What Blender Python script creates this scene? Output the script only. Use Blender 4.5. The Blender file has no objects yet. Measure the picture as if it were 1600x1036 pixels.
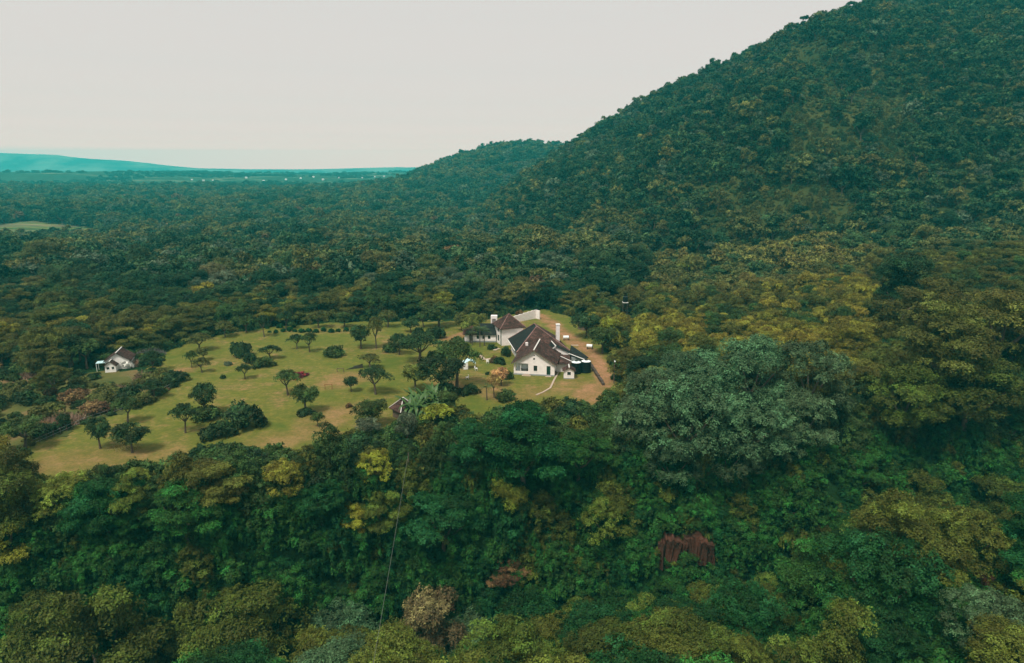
import bpy, bmesh, math, random
import numpy as np
from mathutils import Vector, Matrix

SC = bpy.context.scene
C = SC.collection
rng = np.random.default_rng(7)
random.seed(7)

# ---------------------------------------------------------------- camera
cam_data = bpy.data.cameras.new('camera')
cam = bpy.data.objects.new('camera', cam_data); C.objects.link(cam)
cam.location = (0, 0, 46.0)
cam.rotation_euler = (math.radians(90 - 13.3), 0, 0)
cam_data.lens = 24.0; cam_data.sensor_width = 36.0; cam_data.sensor_fit = 'HORIZONTAL'
cam_data.clip_start = 0.5; cam_data.clip_end = 40000
SC.camera = cam

# ---------------------------------------------------------------- overcast sky and soft sun
HAZE_DENSITY, HAZE_TOP, HAZE_COL = 0.00020, 244.0, (.06, .93, .93)
SUN_EL, SUN_AZ = 58.0, -150.0          # height, compass angle from +y towards +x
world = bpy.data.worlds.new('World'); SC.world = world; world.use_nodes = True
nt = world.node_tree; nt.nodes.clear()
out = nt.nodes.new('ShaderNodeOutputWorld'); bg = nt.nodes.new('ShaderNodeBackground')
sky = nt.nodes.new('ShaderNodeTexSky'); sky.sky_type = 'NISHITA'; sky.sun_disc = False
sky.sun_elevation = math.radians(SUN_EL); sky.sun_rotation = math.radians(SUN_AZ)
sky.air_density = 1.0; sky.dust_density = 3.0
mix = nt.nodes.new('ShaderNodeMix'); mix.data_type = 'RGBA'
mix.inputs['Factor'].default_value = 0.97            # the closed cloud layer over the clear sky
# even cloud, reddened and brightened towards the horizon to cancel the haze tint
tc = nt.nodes.new('ShaderNodeTexCoord'); sep = nt.nodes.new('ShaderNodeSeparateXYZ'); cr = nt.nodes.new('ShaderNodeValToRGB')
nt.links.new(tc.outputs['Generated'], sep.inputs[0]); nt.links.new(sep.outputs['Z'], cr.inputs['Fac'])
CLOUD = np.array([2.45, 2.38, 2.28]); SCAT = 2.12
stops = [0.0, .0265, .034, .045, .065, .09, .13, .2, .32, .6, 1.0]
while len(cr.color_ramp.elements) < len(stops): cr.color_ramp.elements.new(.5)
for el_, p_ in zip(cr.color_ramp.elements, stops):
    tau = min(1.48, HAZE_DENSITY * (HAZE_TOP - 46) / max(p_, .01))
    c_ = (CLOUD - SCAT * np.array(HAZE_COL) * (1 - math.exp(-tau))) * math.exp(tau)
    el_.position = p_; el_.color = (*[float(v) / 10 for v in c_], 1)
gain = nt.nodes.new('ShaderNodeVectorMath'); gain.operation = 'SCALE'; gain.inputs['Scale'].default_value = 10.0
nt.links.new(cr.outputs[0], gain.inputs[0]); nt.links.new(gain.outputs[0], mix.inputs[7])
nt.links.new(sky.outputs[0], mix.inputs[6]); nt.links.new(mix.outputs[2], bg.inputs['Color'])
bg.inputs['Strength'].default_value = 0.1
nt.links.new(bg.outputs[0], out.inputs['Surface'])

sun_d = bpy.data.lights.new('sun', 'SUN'); sun_d.energy = 1.5; sun_d.angle = math.radians(13); sun_d.color = (1.0, 0.93, 0.82)
sun = bpy.data.objects.new('sun', sun_d); C.objects.link(sun); sun.location = (-40, -40, 200)
e, a = math.radians(SUN_EL), math.radians(SUN_AZ)
sun.rotation_euler = Vector((math.cos(e) * math.sin(a), math.cos(e) * math.cos(a), math.sin(e))).to_track_quat('Z', 'Y').to_euler()

SC.view_settings.view_transform = 'Standard'; SC.view_settings.look = 'None'
SC.view_settings.exposure = 1.50; SC.view_settings.gamma = 1.0; SC.view_settings.use_curve_mapping = False
cy = SC.cycles
cy.max_bounces = 5; cy.diffuse_bounces = 3; cy.glossy_bounces = 1; cy.transmission_bounces = 2; cy.volume_bounces = 0
cy.transparent_max_bounces = 4; cy.caustics_reflective = False; cy.caustics_refractive = False
cy.use_denoising = True; cy.denoiser = 'OPENIMAGEDENOISE'; cy.use_adaptive_sampling = False

# ---------------------------------------------------------------- geometry of the place
F_PX, PITCH, CAM_Z = 1066.7, math.radians(13.3), 46.0      # photograph: focal length in its pixels, tilt, height over the lawn
SP, CP = math.sin(PITCH), math.cos(PITCH)

def ray(px, py):
    u = (px - 800.0) / F_PX; v = (518.0 - py) / F_PX
    return np.array([u, CP + v * SP, -SP + v * CP])

def flat(px, py, z=0.0):
    """point of the level z under a photograph pixel (used to measure plan positions)"""
    d = ray(px, py); t = (z - CAM_Z) / d[2]
    return float(d[0] * t), float(d[1] * t)

def project(x, y, z):
    zz = np.asarray(z) - CAM_Z
    dep = y * CP - zz * SP
    up = y * SP + zz * CP
    return 800 + F_PX * np.asarray(x) / dep, 518 - F_PX * up / dep, dep

def sstep(a, b, x):
    t = np.clip((np.asarray(x, float) - a) / (b - a), 0, 1)
    return t * t * (3 - 2 * t)

def _hash(ix, iy, s):
    n = np.sin(ix * 127.1 + iy * 311.7 + s * 74.7) * 43758.5453
    return n - np.floor(n)

def vnoise(x, y, s=0):
    x = np.asarray(x, float); y = np.asarray(y, float)
    ix = np.floor(x); iy = np.floor(y); fx = x - ix; fy = y - iy
    fx = fx * fx * (3 - 2 * fx); fy = fy * fy * (3 - 2 * fy)
    a = _hash(ix, iy, s); b = _hash(ix + 1, iy, s); c = _hash(ix, iy + 1, s); d = _hash(ix + 1, iy + 1, s)
    return (a + (b - a) * fx) * (1 - fy) + (c + (d - c) * fx) * fy - 0.5

def fbm(x, y, s=0, o=3):
    r = 0; k = 1.0
    for i in range(o):
        r = r + k * vnoise(np.asarray(x) * 2 ** i, np.asarray(y) * 2 ** i, s + i); k *= 0.5
    return r

FOOT = np.array([(900, 120), (420, 235), (215, 300), (84, 310), (22, 405), (-28, 530), (-45, 700), (-20, 900), (150, 1300), (700, 1700)], float)

def poly_dist(x, y, P):
    """distance to an open polyline and the side (positive on its right)"""
    best = np.full(np.shape(x), 1e18); side = np.zeros(np.shape(x))
    for (ax, ay), (bx, by) in zip(P[:-1], P[1:]):
        dx, dy = bx - ax, by - ay
        t = np.clip(((x - ax) * dx + (y - ay) * dy) / (dx * dx + dy * dy), 0, 1)
        qx, qy = x - ax - t * dx, y - ay - t * dy
        d = qx * qx + qy * qy
        cr = dx * qy - dy * qx
        m = d < best - 1e-9
        best = np.where(m, d, best); side = np.where(m, np.where(cr < 0, 1.0, -1.0), side)
    return np.sqrt(best), side

def in_poly(x, y, P):
    x = np.asarray(x, float); y = np.asarray(y, float)
    r = np.zeros(np.shape(x), bool)
    n = len(P)
    for i in range(n):
        ax, ay = P[i]; bx, by = P[(i + 1) % n]
        c = ((ay > y) != (by > y)) & (x < (bx - ax) * (y - ay) / ((by - ay) if by != ay else 1e-9) + ax)
        r ^= c
    return r

def foot_dist(x, y):
    d, s = poly_dist(x, y, FOOT)
    return d * s

def ravine_floor(x):
    yf = np.interp(x, [-200, -120, -60, 0, 40, 80, 140, 260], [62, 66, 76, 92, 98, 104, 118, 150])
    zf = np.interp(x, [-200, -120, -60, 0, 40, 80, 140, 260], [-20, -24, -30, -36, -36, -29, -10, 4])
    return yf, zf

def H(x, y):
    x = np.asarray(x, float); y = np.asarray(y, float)
    r = np.hypot(x, y)
    # rise of ground towards the right-hand spur
    spur = 15 * sstep(55, 175, x) * sstep(80, 130, y) + 8 * sstep(170, 330, x)
    plateau = spur + 0.5 * fbm(x / 60, y / 60, 3) * sstep(0, 60, np.abs(x - 5) + np.abs(y - 165) * .6 - 20)
    plateau = plateau + (8 * fbm(x / 170, y / 170, 5)) * sstep(230, 420, r)
    plateau = plateau - 9 * sstep(240, 430, y) * (1 - sstep(-60, 60, x)) * (1 - sstep(900, 1600, y))
    # ravine
    yf, zf = ravine_floor(x)
    yf = yf + 6 * vnoise(x / 22, 0 * x, 9)
    s = y - yf
    wf = 19 + 5 * vnoise(x / 16, 0 * x + 3, 11)
    far = zf + (plateau - zf) * sstep(0, wf, s)
    zn = -15 + 7 * sstep(25, 70, x) + 5 * fbm(x / 30, y / 30, 12)
    near = zf + (zn - zf) * sstep(0, 24, -s) - 5 * sstep(40, 90, -s)
    z = np.where(s > 0, far, near)
    # main hill
    d = foot_dist(x, y)
    dd = np.maximum(d, 0)
    gul = fbm((x + y * .35) / 70, (y - x * .2) / 240, 21, 3)
    hill = 199 * (1 - np.exp(-(dd / 262) ** 1.12)) * (1 + 0.20 * gul * sstep(30, 160, dd))
    hill = hill * (1 - .25 * sstep(800, 1100, y))
    hill = hill * (1 + .14 * sstep(300, 430, x)) * (1 - .5 * sstep(900, 1500, r))
    hill = np.where(hill > 165, 165 + 42 * (1 - np.exp(-(hill - 165) / 42)), hill)
    z = z + hill
    # small hill behind
    gx, gy = (x - 15) / 190, (y - 1330) / 330
    z = z + 84 * np.exp(-np.abs(gx * gx + gy * gy) ** 1.0) * (1 + .1 * fbm(x / 120, y / 120, 31))
    # far country
    farz = 33 * sstep(1500, 2900, y + 350 * fbm(x / 700, 0 * x, 41)) + 11 * fbm(x / 480, y / 600, 42) * sstep(1300, 2200, y)
    z = z + farz * (1 - sstep(3600, 5200, r) * .6)
    # low dark hill at left far away
    gx, gy = (x + 1900) / 620, (y - 2250) / 300
    z = z + 22 * np.exp(-(gx * gx + gy * gy))
    return z
# ---------------------------------------------------------------- materials
class NT:
    def __init__(s, name, rough=0.8, spec=0.2):
        s.m = bpy.data.materials.new(name); s.m.use_nodes = True
        s.t = s.m.node_tree; s.t.nodes.clear()
        s.o = s.t.nodes.new('ShaderNodeOutputMaterial'); s.p = s.t.nodes.new('ShaderNodeBsdfPrincipled')
        s.p.inputs['Roughness'].default_value = rough; s.p.inputs['Specular IOR Level'].default_value = spec
        s.t.links.new(s.p.outputs[0], s.o.inputs['Surface'])
    def n(s, typ, **kw):
        x = s.t.nodes.new(typ)
        for k, v in kw.items(): setattr(x, k, v)
        return x
    def l(s, a, b): s.t.links.new(a, b)
    def coord(s, kind='Object'):
        return s.n('ShaderNodeTexCoord').outputs[kind]
    def pos(s):
        return s.n('ShaderNodeNewGeometry').outputs['Position']
    def noise(s, scale, detail=4, vec=None, rough=.55, stretch=None):
        x = s.n('ShaderNodeTexNoise'); x.inputs['Scale'].default_value = scale; x.inputs['Detail'].default_value = detail
        x.inputs['Roughness'].default_value = rough
        v = vec if vec is not None else s.pos()
        if stretch:
            mp = s.n('ShaderNodeMapping'); mp.inputs['Scale'].default_value = stretch; s.l(v, mp.inputs['Vector']); v = mp.outputs[0]
        s.l(v, x.inputs['Vector'])
        return x.outputs['Fac']
    def ramp(s, fac, stops):
        x = s.n('ShaderNodeValToRGB'); cr = x.color_ramp
        while len(cr.elements) < len(stops): cr.elements.new(0.5)
        for e_, (p, c) in zip(cr.elements, stops):
            e_.position = p; e_.color = (*c, 1)
        s.l(fac, x.inputs['Fac']); return x.outputs['Color']
    def mix(s, fac, a, b, mode='MIX'):
        x = s.n('ShaderNodeMix', data_type='RGBA', blend_type=mode)
        for sock, v in ((x.inputs['Factor'], fac), (x.inputs[6], a), (x.inputs[7], b)):
            if isinstance(v, (int, float)): sock.default_value = v
            elif isinstance(v, tuple): sock.default_value = (*v, 1)
            else: s.l(v, sock)
        return x.outputs[2]
    def math(s, op, a, b=None):
        x = s.n('ShaderNodeMath', operation=op)
        for i, v in enumerate((a, b)):
            if v is None: continue
            if isinstance(v, (int, float)): x.inputs[i].default_value = v
            else: s.l(v, x.inputs[i])
        return x.outputs[0]
    def attr(s, name, kind='GEOMETRY'):
        return s.n('ShaderNodeAttribute', attribute_name=name, attribute_type=kind)
    def color(s, c):
        if isinstance(c, tuple): s.p.inputs['Base Color'].default_value = (*c, 1)
        else: s.l(c, s.p.inputs['Base Color'])
        return s
    def bump(s, h, dist=.1, strength=.6):
        b = s.n('ShaderNodeBump'); b.inputs['Strength'].default_value = strength; b.inputs['Distance'].default_value = dist
        s.l(h, b.inputs['Height']); s.l(b.outputs[0], s.p.inputs['Normal']); return s

def plain(name, c, var=.18, scale=3.0, rough=.8, bump=0):
    k = NT(name, rough)
    f = k.noise(scale, 4, k.coord())
    lo = tuple(v * (1 - var) for v in c); hi = tuple(v * (1 + var) for v in c)
    k.color(k.ramp(f, [(.3, lo), (.7, hi)]))
    if bump: k.bump(f, bump)
    return k.m

def leaf_material():
    k = NT('leaf', .62, .15)
    t = k.attr('tint', 'INSTANCER').outputs['Color']
    lv = k.attr('lv').outputs['Fac']; bv = k.attr('bv').outputs['Fac']
    # each spray of leaves leans towards an older or a younger colour, each leaf a little too; the wide brightness spread also paints in sunlit highlights
    hs = k.n('ShaderNodeHueSaturation')
    h = k.math('ADD', k.math('MULTIPLY', bv, .06), .47); k.l(k.math('ADD', h, k.math('MULTIPLY', lv, -.02)), hs.inputs['Hue'])
    val = k.math('ADD', k.math('MULTIPLY', lv, .38), k.math('ADD', k.math('MULTIPLY', k.math('POWER', bv, 2.2), 2.2), .36))
    k.l(val, hs.inputs['Value']); hs.inputs['Saturation'].default_value = 1.0
    k.l(t, hs.inputs['Color'])
    k.color(hs.outputs[0])
    tr = k.n('ShaderNodeBsdfTranslucent'); k.l(hs.outputs[0], tr.inputs['Color'])
    ms = k.n('ShaderNodeMixShader'); ms.inputs[0].default_value = .16
    k.l(k.p.outputs[0], ms.inputs[1]); k.l(tr.outputs[0], ms.inputs[2]); k.l(ms.outputs[0], k.o.inputs['Surface'])
    return k.m

LEAF = leaf_material()
BARK = plain('bark', (.10, .075, .055), .35, 2.5, .9, .05)

k = NT('forest_floor', .95, .1)
f = k.noise(.12, 6); g = k.noise(1.4, 5)
k.color(k.mix(k.ramp(g, [(.35, (0, 0, 0)), (.65, (1, 1, 1))]), k.ramp(f, [(.3, (.006, .022, .006)), (.55, (.012, .034, .009)), (.75, (.035, .04, .014))]), (.01, .035, .009)))
k.bump(g, .5); FLOOR = k.m

k = NT('shrubland_ground', .95, .1)
f = k.noise(.07, 6); g = k.noise(.9, 5)
k.color(k.mix(k.math('MULTIPLY', g, .6), k.ramp(f, [(.36, (.055, .07, .018)), (.5, (.11, .11, .03)), (.6, (.2, .13, .06)), (.7, (.26, .13, .075))]), (.05, .065, .02)))
k.bump(g, .3); SCRUB = k.m

k = NT('hill_ground', .95, .1)
f = k.noise(.035, 6); g = k.noise(.5, 5)
k.color(k.mix(k.math('MULTIPLY', g, .7), k.ramp(f, [(.35, (.016, .03, .01)), (.5, (.04, .052, .014)), (.65, (.08, .078, .02))]), (.024, .036, .011)))
k.bump(g, .6); HILLG = k.m

k = NT('far_plain', .95, .1)
v = k.pos()
f = k.noise(.004, 6, v, .6, (1, 2.2, 1)); g = k.noise(.03, 5, v)
base = k.ramp(f, [(.36, (.010, .035, .014)), (.5, (.022, .055, .022)), (.57, (.06, .09, .04)), (.66, (.17, .17, .085))])
k.color(k.mix(k.ramp(g, [(.42, (1, 1, 1)), (.56, (0, 0, 0))]), base, (.018, .036, .01)))
PLAIN = k.m

k = NT('lawn_grass', .95, .1)
big = k.noise(.045, 5); mid = k.noise(.22, 6, rough=.65); fine = k.noise(2.2, 5, rough=.7)
streak = k.noise(.5, 4, stretch=(.35, 1.6, 1))
c1 = k.ramp(k.math('ADD', k.math('MULTIPLY', big, .5), k.math('MULTIPLY', mid, .5)),
            [(.38, (.065, .110, .013)), (.455, (.130, .138, .020)), (.52, (.185, .158, .034)), (.59, (.285, .175, .075))])
c2 = k.mix(k.ramp(streak, [(.45, (0, 0, 0)), (.75, (.7, .7, .7))]), c1, (.15, .15, .026))
wear = k.attr('wear').outputs['Fac']
wearn = k.math('MULTIPLY', wear, k.ramp(mid, [(.3, (.45, .45, .45)), (.6, (1, 1, 1))]))
mott = k.noise(.75, 5, rough=.7)
c2 = k.mix(k.ramp(mott, [(.40, (.75, .75, .75)), (.60, (0, 0, 0))]), c2, (.082, .105, .016))
c3 = k.mix(wearn, c2, k.ramp(mid, [(.35, (.27, .125, .065)), (.65, (.40, .20, .115))]))
k.color(k.mix(k.ramp(fine, [(.35, (.55, .55, .55)), (.62, (0, 0, 0))]), c3, (.07, .085, .018)))
k.bump(fine, .12); LAWN = k.m

k = NT('haze_mountain', .95, .1)
f = k.noise(.0035, 6)
k.color(k.ramp(f, [(.40, (.03, .06, .05)), (.6, (.16, .20, .15))])); MOUNT = k.m

WHITE = plain('white_render', (.77, .71, .68), .09, 1.2, .85)
WHITE2 = plain('white_paint', (.8, .78, .74), .06, 2, .6)
TRIM = plain('pale_flashing', (.62, .60, .56), .12, 4, .6)
GREYP = plain('grey_plinth', (.26, .28, .28), .15, 2, .9)
DARKG = plain('dark_green_paint', (.012, .045, .03), .2, 3, .45)
FRAME = plain('dark_frame', (.05, .05, .04), .2, 4, .6)
def tiles(name, lo, mid, hi):
    k = NT(name, .9, .1)
    f = k.noise(.55, 5, rough=.7); g = k.noise(2.6, 4); s = k.noise(1.1, 4, stretch=(1, 1, 3))
    c = k.ramp(k.math('ADD', k.math('MULTIPLY', f, .6), k.math('MULTIPLY', s, .4)), [(.34, lo), (.5, mid), (.66, hi)])
    k.color(k.mix(k.ramp(g, [(.5, (0, 0, 0)), (.68, (.8, .8, .8))]), c, lo)); k.bump(g, .06)
    return k.m
TILE_R = tiles('brown_roof_tile', (.018, .016, .014), (.058, .032, .026), (.135, .070, .058))
TILE_CAP = tiles('pinkish_hip_tile', (.09, .055, .05), (.21, .12, .105), (.28, .17, .15))
TILE_D = tiles('dark_roof_tile', (.010, .014, .013), (.017, .021, .020), (.032, .028, .026))  # darker roof colour, nearly black
BLACKP = plain('black_plastic', (.006, .01, .01), .2, 4, .5)
PALEP = plain('pale_plastic', (.75, .8, .8), .05, 4, .5)
TARP = plain('pale_blue_tarpaulin', (.50, .72, .74), .15, 2, .5)
DIRT = plain('red_earth', (.30, .16, .085), .3, .6, .95, .05)
STONE = plain('dark_wall_stone', (.075, .058, .045), .4, 2.2, .95, .05)
WOOD = plain('weathered_wood', (.12, .085, .06), .3, 4, .9)
PATH = plain('pale_path', (.42, .33, .26), .15, 1.5, .9)
STEEL = plain('galvanised_steel', (.35, .37, .38), .1, 4, .45)
DRY = plain('dry_stalk', (.25, .16, .11), .3, 3, .9)
k = NT('window_glass', .08, .5); k.color((.012, .022, .022)); GLASS = k.m
k = NT('red_rock', .95, .1)
f = k.noise(.55, 6, stretch=(1, 1, .35)); g = k.noise(2.5, 5)
k.color(k.mix(k.math('MULTIPLY', g, .7), k.ramp(f, [(.35, (.035, .014, .010)), (.6, (.12, .045, .030))]), (.045, .03, .018))); k.bump(g, .3); ROCK = k.m
# ---------------------------------------------------------------- building helpers
def tag(o, label=None, cat=None, group=None, kind=None):
    if label: o['label'] = label
    if cat: o['category'] = cat
    if group: o['group'] = group
    if kind: o['kind'] = kind
    return o

def link(name, me, parent=None, loc=None):
    o = bpy.data.objects.new(name, me); C.objects.link(o)
    if parent is not None: o.parent = parent
    if loc is not None: o.location = loc
    return o

def empty(name, loc, rz=0.0, scale=None):
    o = bpy.data.objects.new(name, None); C.objects.link(o)
    o.location = loc; o.rotation_euler = (0, 0, rz); o.empty_display_size = .5
    if scale is not None: o.scale = scale
    return o

def np_mesh(name, V, F, mats, fattr=None, smooth=False, matidx=None):
    """V (n,3), F (m,k) of one face size; fattr: name -> per-face value (stored per face)"""
    me = bpy.data.meshes.new(name)
    V = np.asarray(V, np.float32); F = np.asarray(F, np.int32)
    m, kk = F.shape
    me.vertices.add(len(V)); me.vertices.foreach_set('co', V.ravel())
    me.loops.add(m * kk); me.loops.foreach_set('vertex_index', F.ravel())
    me.polygons.add(m); me.polygons.foreach_set('loop_start', np.arange(m, dtype=np.int32) * kk)
    for M in (mats if isinstance(mats, (list, tuple)) else [mats]): me.materials.append(M)
    if matidx is not None: me.polygons.foreach_set('material_index', np.asarray(matidx, np.int32))
    me.polygons.foreach_set('use_smooth', np.full(m, smooth))
    for nme, (dom, val) in (fattr or {}).items():
        at = me.attributes.new(nme, 'FLOAT', dom); at.data.foreach_set('value', np.asarray(val, np.float32))
    me.update(calc_edges=True)
    return me

def leaves(P, N, size, r, aspect=.55):
    """rhombic leaf sprays at P facing N: returns vertices and quads"""
    n = len(P)
    a = r.normal(size=(n, 3)); T = a - N * np.sum(a * N, 1, keepdims=True); T /= np.linalg.norm(T, axis=1, keepdims=True) + 1e-9
    B = np.cross(N, T)
    s = (size * r.uniform(.6, 1.4, n))[:, None]
    V = np.stack([P + T * s * .5, P + B * s * .5 * aspect + N * s * .06, P - T * s * .5, P - B * s * .5 * aspect + N * s * .06], 1).reshape(-1, 3)
    return V, np.arange(n * 4).reshape(n, 4)

def blob_points(c, rad, n, r, low=-.35):
    d = r.normal(size=(n, 3)); d /= np.linalg.norm(d, axis=1, keepdims=True)
    d[:, 2] = np.where(d[:, 2] < low, -d[:, 2], d[:, 2])
    lump = 1 + .22 * np.sin(d[:, 0] * 5 + c[0] * 3) * np.cos(d[:, 1] * 6 + c[1] * 2) + .12 * np.sin(d[:, 0] * 13 + c[1] * 5) * np.sin(d[:, 2] * 11 + d[:, 1] * 9)
    rr = lump * (1 - .30 * r.uniform(0, 1, n) ** 2.6)
    P = np.asarray(c) + d * rr[:, None] * np.asarray(rad)
    N = d / np.asarray(rad); N /= np.linalg.norm(N, axis=1, keepdims=True)
    N = N * 1.0 + r.normal(size=(n, 3)) * .25 + np.array([0, 0, .15]); N /= np.linalg.norm(N, axis=1, keepdims=True)
    return P, N

def crown_blobs(kind, R, r):
    """clump centres and radii of one crown, base of the crown at z = 0 of the tree, heights in metres"""
    out = []
    if kind == 'layered':          # flat tiers of an umbrella-shaped crown
        H0 = 1.55 * R; n = 25
        for i in range(n):
            q = math.sqrt((i + .5) / n); a = i * 2.39996 + r.normal() * .3
            x, y = R * .86 * q * math.cos(a), R * .86 * q * math.sin(a)
            z = H0 + R * (.34 - .55 * q * q) + r.normal() * .14 * R
            s = R * r.uniform(.19, .36)
            out.append(((x, y, z), (s, s * r.uniform(.75, 1.1), s * r.uniform(.30, .42))))
        for i in range(8):
            a = r.uniform(0, 6.28); q = r.uniform(.3, .8)
            s = R * r.uniform(.2, .3)
            out.append(((R * q * math.cos(a), R * q * math.sin(a), H0 - R * r.uniform(.35, .6)), (s, s, s * .4)))
    elif kind == 'dome':           # cauliflower dome
        H0 = 1.35 * R; n = 34
        for i in range(n):
            q = math.sqrt((i + .5) / n); a = i * 2.39996 + r.normal() * .25
            el = math.acos(min(1, q * .98))
            x, y = R * .8 * q * math.cos(a), R * .8 * q * math.sin(a)
            z = H0 + R * .62 * math.sin(el) + r.normal() * .10 * R
            s = R * r.uniform(.15, .30)
            out.append(((x, y, z), (s, s, s * r.uniform(.7, .95))))
        for i in range(12):
            a = i * .5236 + r.normal() * .15; s = R * r.uniform(.2, .3)
            out.append(((R * .78 * math.cos(a), R * .78 * math.sin(a), H0 - R * r.uniform(.15, .45)), (s, s, s * .9)))
    elif kind == 'ragged':         # uneven crown of a few big masses
        H0 = 1.45 * R
        for i in range(7):
            a = r.uniform(0, 6.28); q = R * r.uniform(.1, .62); zc = H0 + R * r.uniform(-.45, .55)
            for j in range(6):
                s = R * r.uniform(.17, .3)
                d = r.normal(size=3); d /= np.linalg.norm(d)
                out.append(((q * math.cos(a) + d[0] * R * .27, q * math.sin(a) + d[1] * R * .27, zc + abs(d[2]) * R * .22), (s, s, s * r.uniform(.5, .8))))
    elif kind == 'creeper':        # mound under hanging creepers
        for i in range(18):
            q = math.sqrt((i + .5) / 18); a = i * 2.39996
            x, y = R * .8 * q * math.cos(a), R * .8 * q * math.sin(a)
            top = R * (1.55 - 1.0 * q * q) + r.normal() * .12 * R
            s = R * r.uniform(.2, .3)
            out.append(((x, y, top), (s, s, s * .6)))
            if q > .4:
                for j in range(2):
                    out.append(((x * 1.12, y * 1.12, top - R * (.45 + .45 * j) + r.normal() * .08 * R), (s * .6, s * .6, s * 1.35)))
    elif kind == 'bush':
        for i in range(13):
            q = math.sqrt((i + .5) / 13); a = i * 2.39996 + r.normal() * .3
            s = R * r.uniform(.28, .42)
            out.append(((R * .72 * q * math.cos(a), R * .72 * q * math.sin(a), R * (.62 - .4 * q * q) + r.normal() * .08 * R), (s, s, s * .85)))
    elif kind == 'umbrella':       # lone savanna tree with one flat head
        H0 = 1.35 * R; n = 22
        for i in range(n):
            q = math.sqrt((i + .5) / n); a = i * 2.39996 + r.normal() * .3
            s = R * r.uniform(.22, .34)
            out.append(((R * .82 * q * math.cos(a), R * .82 * q * math.sin(a), H0 + R * (.28 - .42 * q * q) + r.normal() * .07 * R), (s, s, s * .55)))
    elif kind == 'round':          # lone round-headed tree
        H0 = 1.25 * R; n = 30
        for i in range(n):
            d = r.normal(size=3); d /= np.linalg.norm(d); q = R * .68 * r.uniform(.75, 1.05)
            s = R * r.uniform(.24, .36)
            out.append(((d[0] * q, d[1] * q, H0 + d[2] * q * .72), (s, s, s * .8)))
    return out

def crown_mesh(name, kind, R, per, size, seed, aspect=.55, low=-.35, tuft=13):
    """leaves gathered in tufts, tufts gathered in clumps, clumps making the crown"""
    r = np.random.default_rng(seed)
    Vs, LV, BV = [], [], []
    sx, sy, ph = r.uniform(.88, 1.12), r.uniform(.88, 1.12), r.uniform(0, 6.28)
    for c, rad in crown_blobs(kind, R, r):
        ang = math.atan2(c[1], c[0])
        g = 1 + .14 * math.sin(2 * ang + ph) + .10 * math.sin(3 * ang + 2 * ph)      # an outline that is not round
        c = (c[0] * g * sx, c[1] * g * sy, c[2])
        n = max(12, int(per * (rad[0] * max(rad[0], rad[2])) / (R * .3) ** 2))
        nt_ = max(5, n // tuft); m = tuft
        TP, TN = blob_points(c, rad, nt_, r, low)
        sg = .14 * (rad[0] * rad[1]) ** .5 * min(1.0, (26 / nt_) ** .5) + size * .25
        w = r.normal(size=(nt_, m, 3)) * sg
        along = np.sum(w * TN[:, None, :], 2, keepdims=True)
        P = (TP[:, None, :] + w - along * TN[:, None, :] * .55).reshape(-1, 3)
        N = (TN[:, None, :] * .95 + r.normal(size=(nt_, m, 3)) * .34 + np.array([0, 0, .15])).reshape(-1, 3)
        N /= np.linalg.norm(N, axis=1, keepdims=True)
        V, _ = leaves(P, N, size, r, aspect)
        Vs.append(V); LV.append(r.uniform(0, 1, nt_ * m))
        bvt = np.clip(r.uniform(0, 1) * .5 + r.uniform(0, 1, nt_) * .5, 0, 1)
        BV.append(np.repeat(bvt, m))
    V = np.concatenate(Vs); F = np.arange(len(V)).reshape(-1, 4)
    return np_mesh(name, V, F, LEAF, {'lv': ('FACE', np.concatenate(LV)), 'bv': ('FACE', np.concatenate(BV))})

def tubes_mesh(name, segs, mat, sides=6, smooth=True):
    """segs: list of polylines [(x,y,z,r), ...]"""
    V, F = [], []
    for pl in segs:
        base = len(V)
        pts = [Vector(p[:3]) for p in pl]
        for i, p in enumerate(pts):
            t = (pts[min(i + 1, len(pts) - 1)] - pts[max(i - 1, 0)]).normalized()
            a = t.cross(Vector((.3, 1, .1))).normalized(); b = t.cross(a)
            for s in range(sides):
                th = 2 * math.pi * s / sides
                V.append(p + (a * math.cos(th) + b * math.sin(th)) * pl[i][3])
        for i in range(len(pts) - 1):
            for s in range(sides):
                s2 = (s + 1) % sides
                F.append((base + i * sides + s, base + i * sides + s2, base + (i + 1) * sides + s2, base + (i + 1) * sides + s))
    return np_mesh(name, np.array([tuple(v) for v in V]), np.array(F), mat, smooth=smooth)

def trunk_mesh(name, kind, R, seed, stems=1):
    r = np.random.default_rng(seed)
    top = {'layered': 1.5, 'dome': 1.5, 'ragged': 1.3, 'umbrella': 1.4, 'round': 1.2, 'bush': .5, 'creeper': .7}[kind] * R
    split = top * {'umbrella': .5, 'round': .55}.get(kind, .55)
    segs = []
    w = R * .055 + .06
    for st in range(stems):
        ox = (st - (stems - 1) / 2) * R * .22
        lean = r.normal(size=2) * .05 * R
        p0 = (ox, 0, -.8); p1 = (ox + lean[0] * .4, lean[1] * .4, split * .5); p2 = (ox + lean[0], lean[1], split)
        segs.append([(*p0, w * 1.35), (ox, 0, .3, w * 1.1), (*p1, w * .9), (*p2, w * .75)])
        for i in range(6):
            a = i * 1.047 + r.normal() * .25; q = R * r.uniform(.35, .68)
            e_ = (p2[0] + q * math.cos(a), p2[1] + q * math.sin(a), top * r.uniform(.9, 1.06))
            m = tuple(p2[j] + (e_[j] - p2[j]) * .5 + (0, 0, -.08 * R)[j] for j in range(3))
            segs.append([(*p2, w * .62), (*m, w * .4), (*e_, w * .16)])
    return tubes_mesh(name, segs, BARK, 6)

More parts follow.
